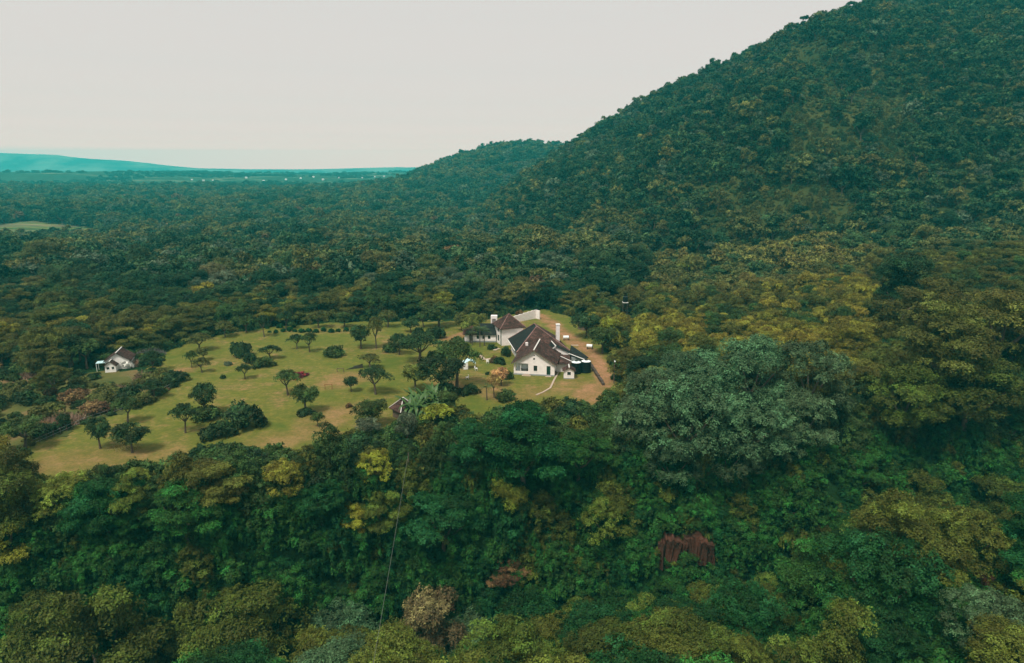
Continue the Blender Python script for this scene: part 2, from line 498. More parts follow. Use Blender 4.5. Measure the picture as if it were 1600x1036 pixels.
# ---------------------------------------------------------------- tree stock (meshes shared by all trees)
R0 = 6.0
STOCK = {}
def stock(key, kind, R, per, size, n, seed, **kw):
    STOCK[key] = [(crown_mesh('crown_' + key, kind, R, per, size, seed + i, **kw), trunk_mesh('trunk_' + key, kind, R, seed + 50 + i), R) for i in range(n)]
stock('layered', 'layered', R0, 1000, .255, 5, 100)
stock('dome', 'dome', R0, 950, .23, 4, 200, aspect=.7)
stock('ragged', 'ragged', R0, 950, .25, 5, 300)
stock('creeper', 'creeper', 3.5, 480, .235, 4, 400)
stock('bush', 'bush', 2.0, 230, .26, 3, 500, aspect=.65)
stock('umbrella', 'umbrella', 3.2, 260, .27, 4, 600)
stock('round', 'round', 3.2, 240, .27, 4, 700)
stock('far_layered', 'layered', R0, 130, .72, 4, 800, aspect=.7)
stock('far_dome', 'dome', R0, 120, .62, 4, 900, aspect=.8)
stock('far_ragged', 'ragged', R0, 130, .72, 4, 1000, aspect=.7)

def tree(kind, x, y, R, tint, label, cat='tree', group=None, name='tree', z=None, sz=1.0, rz=None, var=None, lean=0.0):
    """one tree of its own: an Empty at the foot with crown and trunk"""
    st = STOCK[kind]; cm, tm, Rm = st[random.randrange(len(st)) if var is None else var % len(st)]
    if z is None: z = float(H(x, y))
    s = R / Rm; q = random.uniform(.9, 1.1)
    o = empty(name, (x, y, z), random.uniform(0, 6.28) if rz is None else rz, (s * q, s / q, s * sz))
    if lean: o.rotation_euler = (0, lean, o.rotation_euler[2] * 0)
    tag(o, label, cat, group)
    c = link('crown' if cat == 'tree' else 'foliage', cm, o); c['tint'] = [float(v) for v in tint] + [1.0]
    link('trunk' if cat == 'tree' else 'stem', tm, o)
    return o
# ---------------------------------------------------------------- ground sheet (one grid, cut into its kinds of land)
YARD_PX = [(30, 716), (60, 746), (120, 748), (230, 726), (275, 706), (340, 692), (430, 700), (500, 694), (550, 676), (600, 668), (640, 655), (700, 640), (760, 642),
           (800, 628), (860, 626), (930, 632), (952, 606), (958, 590), (952, 560), (930, 535), (912, 512), (890, 497), (850, 486), (834, 484), (800, 492),
           (765, 502), (700, 500), (640, 503), (560, 503), (500, 507), (430, 512), (350, 524), (300, 538), (255, 552), (262, 585), (285, 600), (262, 615),
           (215, 640), (180, 648), (130, 672), (60, 694)]
YARD = [flat(*p) for p in YARD_PX]
SCRUB_PX = [(-120, 590), (0, 575), (90, 585), (150, 580), (215, 578), (262, 585), (285, 600), (262, 615), (215, 640), (180, 648), (130, 672), (60, 694), (0, 722), (-160, 760)]
SCRUBP = [flat(*p) for p in SCRUB_PX]
CLEAR = [flat(*p, -4) for p in [(-60, 350), (40, 341), (150, 347), (185, 356), (110, 362), (-60, 372)]]
CLEAR2 = [flat(*p, 6) for p in [(595, 299), (640, 296), (668, 299), (640, 303), (600, 303)]]

CLEAR3 = [flat(*p, -5) for p in [(-50, 432), (8, 428), (24, 446), (14, 464), (-50, 468)]]
CLEAR4 = [flat(*p, -6) for p in [(44, 388), (74, 384), (88, 392), (60, 398)]]
def inside_soft(x, y, P, w=2.4):
    x = np.asarray(x, float); y = np.asarray(y, float)
    return in_poly(x + w * vnoise(x / 3.1, y / 3.1, 71) * 2, y + w * vnoise(x / 2.7, y / 2.9, 72) * 2, P)

az = np.concatenate([np.radians(np.linspace(-180, -62, 24)[:-1]), np.radians(np.linspace(-62, 62, 420)), np.radians(np.linspace(62, 180, 24)[1:-1])])
rad = np.concatenate([np.linspace(2, 60, 14)[:-1], np.linspace(60, 260, 130)[:-1], np.geomspace(260, 1500, 120)[:-1], np.geomspace(1500, 5200, 80), [6000, 7200]])
A, Rr = np.meshgrid(az, rad, indexing='ij')
GX, GY = Rr * np.sin(A), Rr * np.cos(A)
GZ = H(GX, GY)
na, nr = A.shape
idx = np.arange(na * nr).reshape(na, nr)
i2 = np.roll(idx, -1, axis=0)
Q = np.stack([idx[:, :-1], i2[:, :-1], i2[:, 1:], idx[:, 1:]], -1).reshape(-1, 4)[:, ::-1]
VG = np.stack([GX, GY, GZ], -1).reshape(-1, 3)
cen = VG[Q].mean(1)
rr_ = np.hypot(cen[:, 0], cen[:, 1])
fd = foot_dist(cen[:, 0], cen[:, 1])
cls = np.zeros(len(Q), int)                                       # 0 ground under the trees
cls[in_poly(cen[:, 0], cen[:, 1], SCRUBP)] = 1
cls[(fd > 2) & (rr_ < 2600)] = 2
cls[(cls == 0) & (cen[:, 1] > 1500)] = 3
knoll = ((cen[:, 0] - 60) / 300) ** 2 + ((cen[:, 1] - 1330) / 330) ** 2 < 1
cls[knoll & (cls != 2)] = 4
for k_, nm, m_ in ((0, 'ground', FLOOR), (1, 'scrubland', SCRUB), (2, 'hillside', HILLG), (3, 'plain', PLAIN), (4, 'hill', HILLG)):
    q = Q[cls == k_]
    u_, inv = np.unique(q, return_inverse=True)
    me = np_mesh(nm, VG[u_], inv.reshape(-1, 4), m_, smooth=True)
    o = link(nm, me)
    if nm == 'scrubland': nm_l = 'scrubland'
    tag(o, {'ground': 'dark forest floor under the trees', 'scrubland': 'rough scrubby ground with dry earth left of the lawn', 'hillside': 'steep slope of the big wooded hill on the right',
            'plain': 'wide hazy plain of fields and bush running to the horizon', 'hill': 'small rounded wooded hill behind the big slope'}[nm], kind='structure')

# lawn and yard: a finer sheet following the ground
gx = np.arange(-104, 42, .5); gy = np.arange(84, 232, .5)
LX, LY = np.meshgrid(gx, gy, indexing='ij')
LZ = H(LX, LY) + .10 + .05 * fbm(LX / 4, LY / 4, 61)
li = np.arange(LX.size).reshape(LX.shape)
q = np.stack([li[:-1, :-1], li[1:, :-1], li[1:, 1:], li[:-1, 1:]], -1).reshape(-1, 4)
V = np.stack([LX, LY, LZ], -1).reshape(-1, 3)
cc = V[q].mean(1)
keep = inside_soft(cc[:, 0], cc[:, 1], YARD) | inside_soft(cc[:, 0], cc[:, 1] + 4.5, YARD) | inside_soft(cc[:, 0] + 2, cc[:, 1] + 2, YARD) | inside_soft(cc[:, 0] - 2, cc[:, 1] + 2, YARD)
keep &= cc[:, 2] > -2.6
u_, inv = np.unique(q[keep], return_inverse=True)
Vl = V[u_]
# worn earth: tracks and bare patches
TRACKS = [([(838, 492), (862, 505), (888, 527), (915, 545), (940, 575), (948, 604)], 2.2, 1.0), ([(700, 531), (735, 520), (752, 514)], 2.0, 1.0),
          ([(930, 606), (915, 616), (930, 628)], 3.2, .85), ([(900, 604), (880, 612)], 2.5, .35), ([(540, 588), (520, 600), (560, 590)], 3.6, .55), ([(690, 600), (730, 605), (755, 610), (790, 622)], 2.4, .6),
          ([(120, 735), (80, 720), (200, 715), (250, 712)], 4.0, .38), ([(500, 650), (540, 640), (470, 680), (420, 690)], 4.0, .45), ([(225, 590), (262, 585), (285, 580)], 2.5, .7),
          ([(640, 575), (660, 570), (690, 566)], 2.2, .4), ([(810, 618), (850, 612), (905, 600)], 3.5, .4)]
wear = np.zeros(len(Vl))
for pts, w_, s_ in TRACKS:
    P_ = np.array([flat(*p) for p in pts])
    d_, _ = poly_dist(Vl[:, 0], Vl[:, 1], P_)
    wear = np.maximum(wear, s_ * (1 - sstep(w_ * .5, w_ * 1.6, d_ + 1.2 * fbm(Vl[:, 0] / 3, Vl[:, 1] / 3, 66))))
me = np_mesh('lawn', Vl, inv.reshape(-1, 4), LAWN, {'wear': ('POINT', wear)}, smooth=True)
tag(link('lawn', me), 'open yellowish lawn and yard round the white house', kind='structure')

# fields in the clearing far off
def field(name, P, mat, label, dz):
    P = np.array(P); x0, y0 = P.min(0); x1, y1 = P.max(0)
    fx, fy = np.meshgrid(np.linspace(x0, x1, 50), np.linspace(y0, y1, 50), indexing='ij')
    ii = np.arange(2500).reshape(50, 50)
    q = np.stack([ii[:-1, :-1], ii[1:, :-1], ii[1:, 1:], ii[:-1, 1:]], -1).reshape(-1, 4)
    V = np.stack([fx, fy, H(fx, fy) + dz], -1).reshape(-1, 3); c_ = V[q].mean(1)
    q = q[in_poly(c_[:, 0], c_[:, 1], P)]; u_, inv = np.unique(q, return_inverse=True)
    tag(link(name, np_mesh(name, V[u_], inv.reshape(-1, 4), mat, smooth=True)), label, kind='structure')
k = NT('field_crop', .95, .1)
f = k.noise(.02, 5, stretch=(.4, 3, 1))
k.color(k.ramp(f, [(.38, (.04, .075, .02)), (.47, (.14, .17, .05)), (.53, (.09, .07, .045)), (.62, (.22, .22, .09))])); CROP = k.m
def strip(pts): return [flat(*p, -4) for p in pts]
field('field', strip([(-60, 345), (60, 340), (150, 346), (182, 350), (-60, 352)]), CROP, 'pale green field strip, farthest of three in the left clearing', .25)
field('field', strip([(-60, 353.5), (150, 351.5), (120, 356), (-60, 358.5)]), plain('young_crop', (.17, .19, .05), .25, .08, .95), 'light yellow-green field strip, middle of three in the left clearing', .25)
field('field', strip([(-60, 360), (100, 357.5), (70, 364), (-60, 368)]), plain('bare_field', (.15, .11, .075), .3, .06, .95), 'brown ploughed field strip, nearest of three in the left clearing', .25)
MEADOW = plain('meadow_grass', (.10, .14, .03), .4, .12, .95)
field('meadow', CLEAR3, MEADOW, 'light green opening in the woods at the left edge', .3)
field('meadow', CLEAR4, MEADOW, 'small light opening in the woods left of the cottage, farther off', .3)
field('field', CLEAR2, DIRT, 'pale bare clearing in the woods far off', .6)

# far mountains
mx = np.linspace(-6200, 1400, 200); my = np.linspace(5050, 6300, 40)
MX, MY = np.meshgrid(mx, my, indexing='ij')
prof = np.interp(MX, [-6200, -4100, -3660, -3260, -2850, -2550, -2100, -1500, -900, -500, 100, 1400], [158, 169, 160, 128, 84, 60, 47, 52, 66, 58, 62, 40])
MZ = prof * np.exp(-((MY - 5650) / 420) ** 2) * (1 + .10 * fbm(MX / 420, MY / 300, 51)) + 5
ii = np.arange(MX.size).reshape(MX.shape)
q = np.stack([ii[:-1, :-1], ii[1:, :-1], ii[1:, 1:], ii[:-1, 1:]], -1).reshape(-1, 4)
tag(link('mountains', np_mesh('mountains', np.stack([MX, MY, MZ], -1).reshape(-1, 3), q, MOUNT, smooth=True)), 'long hazy blue mountain ridge on the horizon at the left', kind='structure')
# ---------------------------------------------------------------- forest
TINTS = {'dark green': (.010, .054, .013), 'green': (.022, .086, .014), 'olive': (.068, .092, .013), 'yellow-green': (.145, .170, .018),
         'grey-green': (.054, .104, .044), 'rust-tinged': (.120, .075, .030), 'tan': (.125, .105, .042), 'bright green': (.11, .15, .022)}
MUTED = dict(TINTS, **{'dark green': (.019, .047, .015), 'green': (.036, .072, .017), 'olive': (.078, .086, .016), 'yellow-green': (.17, .165, .022)})
HILLT = dict(TINTS, **{'dark green': (.014, .044, .016), 'green': (.040, .077, .026), 'olive': (.088, .098, .026), 'yellow-green': (.13, .13, .03), 'grey-green': (.068, .096, .054)})
def tint_of(t):
    if t[1] > 225: return HILLT[t[5]]
    return TINTS[t[5]] if t[8] < -4 and t[1] < 135 else MUTED[t[5]]
FT = []      # x, y, z, R, kind, colour name, sz

def crown_top_px(x, y, z, R): return project(x, y, z + 1.85 * R)

hidden_yard = [p for p in YARD_PX]
def blocks_yard(x, y, z, R):
    """would the crown stand in front of the open yard?"""
    bad = np.zeros(np.shape(x), bool)
    for f_ in (2.05, 1.6, 1.2):
        px, py, dep = project(x, y, z + f_ * R)
        bad |= in_poly(px, py, hidden_yard)
    for sx in (-.8, .8):
        px, py, dep = project(x + sx * R, y, z + 1.6 * R)
        bad |= in_poly(px, py, hidden_yard)
    return bad

KEEP = [([(-40, 341), (60, 338), (185, 345), (190, 352), (150, 361), (-40, 369)], 600), ([(148, 540), (216, 540), (216, 590), (148, 590)], 157), ([(944, 556), (969, 556), (969, 606), (944, 606)], 143), ([(622, 632), (640, 632), (640, 642), (622, 642)], 124),
        ([(0, 600), (200, 585), (255, 600), (60, 690), (0, 715)], 118), ([(1015, 826), (1112, 826), (1112, 878), (1015, 878)], 113), ([(620, 610), (700, 610), (700, 655), (620, 655)], 126),
        ([(1240, 952), (1266, 952), (1266, 982), (1240, 982)], 90), ([(1528, 890), (1543, 890), (1543, 930), (1528, 930)], 96)]
def hides(x, y, z, R):
    """would the crown stand before something the photograph shows?"""
    bad = np.zeros(np.shape(x), bool)
    for P_, yk in KEEP:
        for sx, f_ in ((0, 1.75), (0, 1.2), (-.8, 1.3), (.8, 1.3), (-.8, .8), (.8, .8), (0, .6)):
            px, py, dep = project(x + sx * R, y, z + f_ * R)
            bad |= in_poly(px, py, P_) & (y < yk)
    return bad

def pick(w, n):
    names = list(w); p = np.array([w[a] for a in names], float); p /= p.sum()
    return [names[i] for i in rng.choice(len(names), n, p=p)]

# the trees that stand out, measured one by one: foot estimated below the crown centre (px, py), crown width in px, distance y
SPECIAL = [(1022, 608, 112, 131, 'dome', 'grey-green'), (1085, 580, 132, 140, 'dome', 'grey-green'), (1175, 570, 138, 142, 'dome', 'grey-green'), (1268, 592, 118, 138, 'dome', 'grey-green'),
           (1003, 655, 92, 124, 'dome', 'grey-green'), (1072, 655, 145, 126, 'dome', 'grey-green'), (1172, 650, 140, 128, 'dome', 'grey-green'), (1250, 655, 100, 129, 'dome', 'grey-green'),
           (1052, 712, 92, 118, 'dome', 'grey-green'), (1140, 705, 90, 120, 'dome', 'grey-green'), (1215, 690, 70, 122, 'dome', 'grey-green'),
           (535, 985, 112, 68, 'dome', 'grey-green'), (525, 1040, 130, 60, 'dome', 'grey-green'), (668, 990, 150, 66, 'ragged', 'tan'), (730, 1020, 110, 63, 'dome', 'grey-green'),
           (370, 975, 200, 70, 'layered', 'olive'), (150, 1022, 230, 64, 'layered', 'olive'), (1290, 1030, 180, 66, 'ragged', 'olive'), (1180, 1040, 120, 64, 'ragged', 'olive'),
           (1550, 975, 120, 74, 'dome', 'grey-green'), (1570, 1035, 150, 66, 'ragged', 'olive'), (790, 890, 62, 92, 'layered', 'rust-tinged'), (100, 765, 86, 92, 'dome', 'bright green'),
           (215, 745, 40, 95, 'round_f', 'bright green'), (1450, 790, 120, 95, 'ragged', 'olive'), (1560, 790, 130, 97, 'ragged', 'olive'),
           (690, 795, 130, 98, 'layered', 'dark green'), (950, 800, 90, 103, 'dome', 'olive'), (800, 790, 90, 104, 'ragged', 'yellow-green'), (690, 940, 60, 85, 'ragged', 'rust-tinged'),
           (1085, 800, 60, 110, 'round_f', 'green'), (600, 790, 90, 100, 'layered', 'olive'), (440, 745, 70, 102, 'dome', 'yellow-green'), (585, 725, 60, 108, 'dome', 'yellow-green'),
           (1330, 530, 80, 165, 'layered', 'yellow-green'), (1410, 620, 130, 140, 'layered', 'olive'), (1520, 600, 160, 140, 'layered', 'olive'), (1480, 540, 150, 160, 'layered', 'olive'),
           (1450, 470, 130, 185, 'layered', 'olive'), (1560, 500, 150, 175, 'layered', 'olive'), (1420, 440, 120, 200, 'ragged', 'dark green'), (330, 432, 52, 330, 'dome', 'tan'),
           (820, 700, 150, 112, 'layered', 'dark green'), (905, 690, 110, 117, 'layered', 'green'), (740, 690, 100, 110, 'layered', 'dark green')]
for px, py, w, y, kind, col in SPECIAL:
    d = ray(px, py); ts = np.arange(50, 420, .5)
    # the distance at which a crown of this width stands on the ground by its own height
    gap = CAM_Z + d[2] * ts - H(d[0] * ts, d[1] * ts) - 1.35 * w / F_PX * ts / 2
    hit = np.nonzero(gap < 0)[0]
    t = float(ts[hit[0]]) if len(hit) else y / d[1]
    x, y, zc = d[0] * t, d[1] * t, CAM_Z + d[2] * t
    R = w / F_PX * t / 2
    gz = float(H(x, y))
    kind = 'dome' if kind == 'round_f' else kind
    FT.append([x, y, zc - 1.5 * R, R, kind, col, 1.0, True, gz])

# two trees that stick out of the hill's skyline
for px, kx, Rk in ((1255, 'ragged', 4.2), (1329, 'layered', 5.0)):
    tt = np.linspace(350, 900, 300); uu = (px - 800) / F_PX
    xx, zz = uu * tt, H(uu * tt, tt)
    for _ in range(3):
        dep_ = tt * CP - (zz - CAM_Z) * SP; xx = uu * dep_; zz = H(xx, tt)
    i_ = int(np.argmin(project(xx, tt, zz)[1]))
    FT.append([float(xx[i_]), float(tt[i_]), float(zz[i_]) + 3.0, Rk, kx, 'dark green', 1.0, True, float(zz[i_])])

def scatter(y0, y1, step, Rlo, Rhi, half=.82):
    ys = np.arange(y0, y1, step * .87)
    X, Y = [], []
    for i, yy in enumerate(ys):
        xs = np.arange(-half * yy - 40, half * yy + 40, step) + (i % 2) * step / 2
        X.append(xs); Y.append(np.full(len(xs), yy))
    X = np.concatenate(X); Y = np.concatenate(Y)
    X = X + rng.uniform(-.42, .42, len(X)) * step; Y = Y + rng.uniform(-.42, .42, len(X)) * step
    return X, Y, rng.uniform(Rlo, Rhi, len(X))

YA = np.array(YARD)
COT_XY = flat(181, 577)
def add_zone(X, Y, R):
    Z = H(X, Y); fd_ = foot_dist(X, Y)
    px, py, dep = project(X, Y, Z + 1.4 * R)
    ok = (dep > 20) & (px > -160) & (px < 1760) & (py < 1150)
    big = fbm(X / 55, Y / 55, 81) + .35 * fbm(X / 140, Y / 140, 82)                       # patches of like trees
    d_yard, _ = poly_dist(X, Y, np.vstack([YA, YA[:1]]))
    yardin = in_poly(X, Y, YARD)
    ok &= ~yardin & (d_yard > np.minimum(R * .55, 2.2))
    front = Y < 150
    ok &= ~(blocks_yard(X, Y, Z, R) & (Y < 215))
    scr = in_poly(X, Y, SCRUBP)
    ok &= ~scr | (rng.uniform(size=len(X)) < .03)
    ok &= ~hides(X, Y, Z, R)
    ok &= ~((d_yard < 5) & (Y > 165) & (R > 4.2))
    ok &= (X - COT_XY[0]) ** 2 + (Y - COT_XY[1] - 3) ** 2 > (6.0 + .9 * R) ** 2
    ok &= ~in_poly(X, Y, CLEAR) & ~in_poly(X, Y, CLEAR3) & ~in_poly(X, Y, CLEAR4) & ~in_poly(X, Y, CLEAR2)
    # grassy bald patches on the big slope
    bald = ((px > 1090) & (px < 1330) & (py > 270) & (py < 395) & (fd_ > 12)) | ((px > 1230) & (px < 1420) & (py > 60) & (py < 240) & (fd_ > 30))
    ok &= ~(bald & (rng.uniform(size=len(X)) < .68 + .6 * fbm(X / 40, Y / 90, 83)))
    # clearing before the water tower and in front of the little hut
    ok &= ~((np.abs(px - 977) < 16) & (py > 458) & (py < 484) & (Y < 214) & (Y > 165))
    for s_ in FT:
        if s_[7]:
            ok &= (X - s_[0]) ** 2 + (Y - s_[1]) ** 2 > (.62 * (s_[3] + R)) ** 2
            spx, spy, sd = project(s_[0], s_[1], s_[2] + 1.5 * s_[3]); sr = s_[3] / sd * F_PX
            for f_ in (1.9, 1.3):
                qx, qy, _ = project(X, Y, Z + (f_ - .3) * R)
                ok &= ~((Y < s_[1]) & ((qx - spx) ** 2 + ((qy - spy) * 1.15) ** 2 < (.62 * sr + .15 * R / dep * F_PX) ** 2))
    n = len(X); u = rng.uniform(size=n)
    for i in np.nonzero(ok)[0]:
        f, b, q = fd_[i], big[i], u[i]
        if f > 4:                                         # hill
            kind = ('dome', 'ragged', 'ragged')[int(q * 3)]
            col = 'yellow-green' if q * 7 % 1 < .02 + max(0, b) * .06 else 'olive' if q * 11 % 1 < .16 + b * .6 else 'grey-green' if q * 5 % 1 < .12 else 'dark green' if q * 13 % 1 < .45 else 'green'
        elif Y[i] > 230 and px[i] < 1000:                # plain behind
            R[i] *= 1.22
            kind = ('layered', 'ragged', 'layered', 'dome')[int(q * 4)]
            col = 'rust-tinged' if q * 17 % 1 < .008 else 'olive' if q * 11 % 1 < .34 + b * .8 else 'grey-green' if q * 13 % 1 < .12 else 'dark green' if q * 5 % 1 < .5 else 'green'
        elif px[i] > 930 and py[i] < 600 and Y[i] > 140:
            if px[i] < 1370: R[i] *= .82
            if px[i] < 1370:                              # light yellow canopy right of the house
                kind = ('dome', 'dome', 'ragged', 'layered')[int(q * 4)]
                col = 'yellow-green' if q * 11 % 1 < .50 + b * .7 else 'olive' if q * 13 % 1 < .6 else 'bright green' if q * 5 % 1 < .12 else 'green'
            else:
                kind = ('layered', 'layered', 'ragged')[int(q * 3)]
                col = 'olive' if q * 11 % 1 < .5 + b * .4 else 'green' if q * 13 % 1 < .6 else 'dark green'
        else:
            zrel = Z[i]
            drape = zrel < -2.5 and Y[i] > ravine_floor(X[i])[0] - 6 and px[i] > 960
            if drape:
                kind = ('creeper', 'creeper', 'ragged', 'creeper', 'ragged')[int(q * 5)]; R[i] *= .8
                col = 'green' if q * 11 % 1 < .62 else 'dark green' if q * 13 % 1 < .7 else 'olive'
            else:
                kind = ('layered', 'ragged', 'layered', 'layered', 'dome')[int(q * 5)]
                col = 'olive' if q * 11 % 1 < .5 + b * .7 else 'yellow-green' if q * 13 % 1 < (.18 + b * .3 if Y[i] > 85 else .04) else 'green' if q * 7 % 1 < .5 else 'dark green'
        r_ = R[i]
        FT.append([X[i], Y[i], Z[i] - (.3 + .3 * float(1 - sstep(6, 40, d_yard[i])) * (Y[i] > 165)) * r_, r_, kind, col, 1.0, False, Z[i]])

add_zone(*scatter(44, 128, 5.4, 3.7, 6.8))
X, Y, R = scatter(70, 132, 3.6, 2.8, 5.6)                      # the steep faces hold more trees than their plan
st_ = np.abs(H(X, Y + 1.5) - H(X, Y - 1.5)) / 3
kp = (st_ > .7) & (rng.uniform(size=len(X)) < np.clip(st_ - .45, 0, 1)); add_zone(X[kp], Y[kp], R[kp])
X, Y, R = scatter(128, 260, 5.6, 3.4, 5.4); add_zone(X, Y, R)
X, Y, R = scatter(260, 760, 6.6, 3.6, 6.0); R = 2.9 + 4.6 * rng.beta(1.3, 2.4, len(R)); add_zone(X, Y, R)
X, Y, R = scatter(760, 1500, 11.0, 5.0, 8.5); add_zone(X, Y, R)
n_near = len(FT)
# far bush: bigger groups of trees, thinner
X, Y, R = scatter(1500, 3300, 26, 6, 10)
m = fbm(X / 300, Y / 190, 91) + .35 * vnoise(X / 90, Y / 60, 92) > .10 + .16 * sstep(1600, 2300, Y) - .3 * (1 - sstep(1500, 1750, Y))
Z = H(X, Y)
for x, y, z, r_ in zip(X[m], Y[m], Z[m], R[m]):
    FT.append([x, y, z - r_ * .8, r_, 'dome', 'dark green' if rng.uniform() < .7 else 'green', 1.0, False, z])

# what of each tree the photograph shows: paint discs far to near
W_, H_ = 800, 518
ids = np.full((H_, W_), -1, int)
PX = project(np.array([t[0] for t in FT]), np.array([t[1] for t in FT]), np.array([t[2] + 1.4 * t[3] for t in FT]))
order = np.argsort(-PX[2])
yy_, xx_ = np.mgrid[0:H_, 0:W_]
for i in order:
    cx, cy_, rd = PX[0][i] / 2, PX[1][i] / 2, FT[i][3] / PX[2][i] * F_PX / 2
    x0, x1, y0, y1 = int(max(0, cx - rd)), int(min(W_, cx + rd + 1)), int(max(0, cy_ - rd * .75)), int(min(H_, cy_ + rd * 1.1 + 1))
    if x0 >= x1 or y0 >= y1: continue
    ids[y0:y1, x0:x1][((xx_[y0:y1, x0:x1] - cx) / rd) ** 2 + ((yy_[y0:y1, x0:x1] - cy_) / (rd * .85)) ** 2 < 1] = i
vis = np.bincount(ids[ids >= 0], minlength=len(FT))
N_SINGLE = 250
chosen = [i for i in np.argsort(-vis)[:N_SINGLE]]

def region(px, py, y):
    if y > 245: return ('on the plain behind the lawn' if px < 780 else 'at the foot of the big hill')
    if y > 160 and px < 950: return 'in the wood behind the house and lawn'
    if px < 260 and py < 690: return 'in the scrub left of the lawn'
    if py > 905: return 'on the near bank at the bottom edge'
    if px < 420: return 'below the left end of the lawn'
    if px < 730: return 'below the middle of the lawn'
    if px < 950: return 'in the ravine below the white house'
    if px < 1345 and py < 520: return 'in the pale canopy right of the house'
    if px < 1345 and py < 735: return 'on the ravine edge right of the house'
    if px < 1345: return 'round the red rock cliff in the ravine'
    if py < 640: return 'on the wooded rise at the right edge'
    return 'in the dark hollow at the right edge'
SHAPE = {'layered': 'flat-tiered', 'dome': 'domed', 'ragged': 'uneven', 'creeper': 'creeper-covered'}
ORD = ['first', 'second', 'third', 'fourth', 'fifth', 'sixth', 'seventh', 'eighth', 'ninth', 'tenth', 'eleventh', 'twelfth', 'thirteenth', 'fourteenth', 'fifteenth',
       'sixteenth', 'seventeenth', 'eighteenth', 'nineteenth', 'twentieth', 'twenty-first', 'twenty-second', 'twenty-third', 'twenty-fourth', 'twenty-fifth', 'twenty-sixth', 'twenty-seventh', 'twenty-eighth', 'twenty-ninth', 'thirtieth']
buckets = {}
for i in chosen:
    t = FT[i]; rg = region(PX[0][i], PX[1][i], t[1])
    buckets.setdefault((t[5], SHAPE[t[4]], rg), []).append(i)
for (col, shp, rg), mem in buckets.items():
    mem.sort(key=lambda i: PX[0][i])
    for n_, i in enumerate(mem):
        t = FT[i]
        base = f'{col} {shp} tree {rg}'
        if len(mem) == 1: lab = base
        elif n_ == len(mem) - 1: lab = 'rightmost ' + base
        elif n_ == 0: lab = 'leftmost ' + base
        else: lab = f'{ORD[min(n_, 29)]} from left, {base}'
        kind = t[4]
        if t[1] > 300: kind = 'far_' + kind if 'far_' + kind in STOCK else kind
        tn = tint_of(t); j = rng.uniform(.76, 1.28); jj = rng.uniform(.86, 1.12)
        tree(kind, t[0], t[1], t[3], (tn[0] * j * jj, tn[1] * j, tn[2] * j), lab, group='trees ' + rg, name='forest_tree', z=t[2], sz=rng.uniform(.88, 1.15))

# all the others: one body of forest, instanced on points
SRC = []
for key in ('layered', 'dome', 'ragged', 'creeper', 'far_layered', 'far_dome', 'far_ragged'):
    for cm, tm, Rm in STOCK[key]: SRC.append((key, cm, tm, Rm))

def scatter_object(name, pts, label, sources):
    """pts: rows x, y, z, scale, rot, source index, r, g, b, squash"""
    P = np.array(pts, float)
    me = bpy.data.meshes.new(name); me.vertices.add(len(P)); me.vertices.foreach_set('co', P[:, :3].astype(np.float32).ravel())
    a = me.attributes.new('size', 'FLOAT_VECTOR', 'POINT'); a.data.foreach_set('vector', np.stack([P[:, 3], P[:, 3], P[:, 3] * P[:, 9]], 1).astype(np.float32).ravel())
    a = me.attributes.new('turn', 'FLOAT_VECTOR', 'POINT'); a.data.foreach_set('vector', np.stack([0 * P[:, 4], 0 * P[:, 4], P[:, 4]], 1).astype(np.float32).ravel())
    a = me.attributes.new('which', 'INT', 'POINT'); a.data.foreach_set('value', P[:, 5].astype(np.int32))
    a = me.attributes.new('tint', 'FLOAT_COLOR', 'POINT'); a.data.foreach_set('color', np.concatenate([P[:, 6:9], np.ones((len(P), 1))], 1).astype(np.float32).ravel())
    o = link(name, me); tag(o, label, kind='stuff')
    g = bpy.data.node_groups.new(name, 'GeometryNodeTree')
    g.interface.new_socket('Geometry', in_out='INPUT', socket_type='NodeSocketGeometry'); g.interface.new_socket('Geometry', in_out='OUTPUT', socket_type='NodeSocketGeometry')
    gi = g.nodes.new('NodeGroupInput'); go = g.nodes.new('NodeGroupOutput'); j = g.nodes.new('GeometryNodeJoinGeometry')
    def named(nm, typ):
        x = g.nodes.new('GeometryNodeInputNamedAttribute'); x.data_type = typ; x.inputs['Name'].default_value = nm; return x.outputs['Attribute']
    sz, tu, wh = named('size', 'FLOAT_VECTOR'), named('turn', 'FLOAT_VECTOR'), named('which', 'INT')
    for k_, ob in sources.items():
        for o_ in ob:
            oi = g.nodes.new('GeometryNodeObjectInfo'); oi.transform_space = 'ORIGINAL'; oi.inputs['Object'].default_value = o_; oi.inputs['As Instance'].default_value = True
            cmp_ = g.nodes.new('FunctionNodeCompare'); cmp_.data_type = 'INT'; cmp_.operation = 'EQUAL'
            g.links.new(wh, cmp_.inputs[2]); cmp_.inputs[3].default_value = k_
            ip = g.nodes.new('GeometryNodeInstanceOnPoints')
            g.links.new(gi.outputs[0], ip.inputs['Points']); g.links.new(cmp_.outputs[0], ip.inputs['Selection']); g.links.new(oi.outputs['Geometry'], ip.inputs['Instance'])
            g.links.new(tu, ip.inputs['Rotation']); g.links.new(sz, ip.inputs['Scale'])
            g.links.new(ip.outputs[0], j.inputs[0])
    g.links.new(j.outputs[0], go.inputs[0])
    md = o.modifiers.new('scatter', 'NODES'); md.node_group = g
    return o

# objects already standing in the scene serve as patterns
FIRST = {}
for o_ in list(C.objects):
    if o_.type == 'MESH' and o_.name.split('.')[0] in ('crown', 'trunk', 'foliage', 'stem'): FIRST.setdefault(o_.data.name, o_)
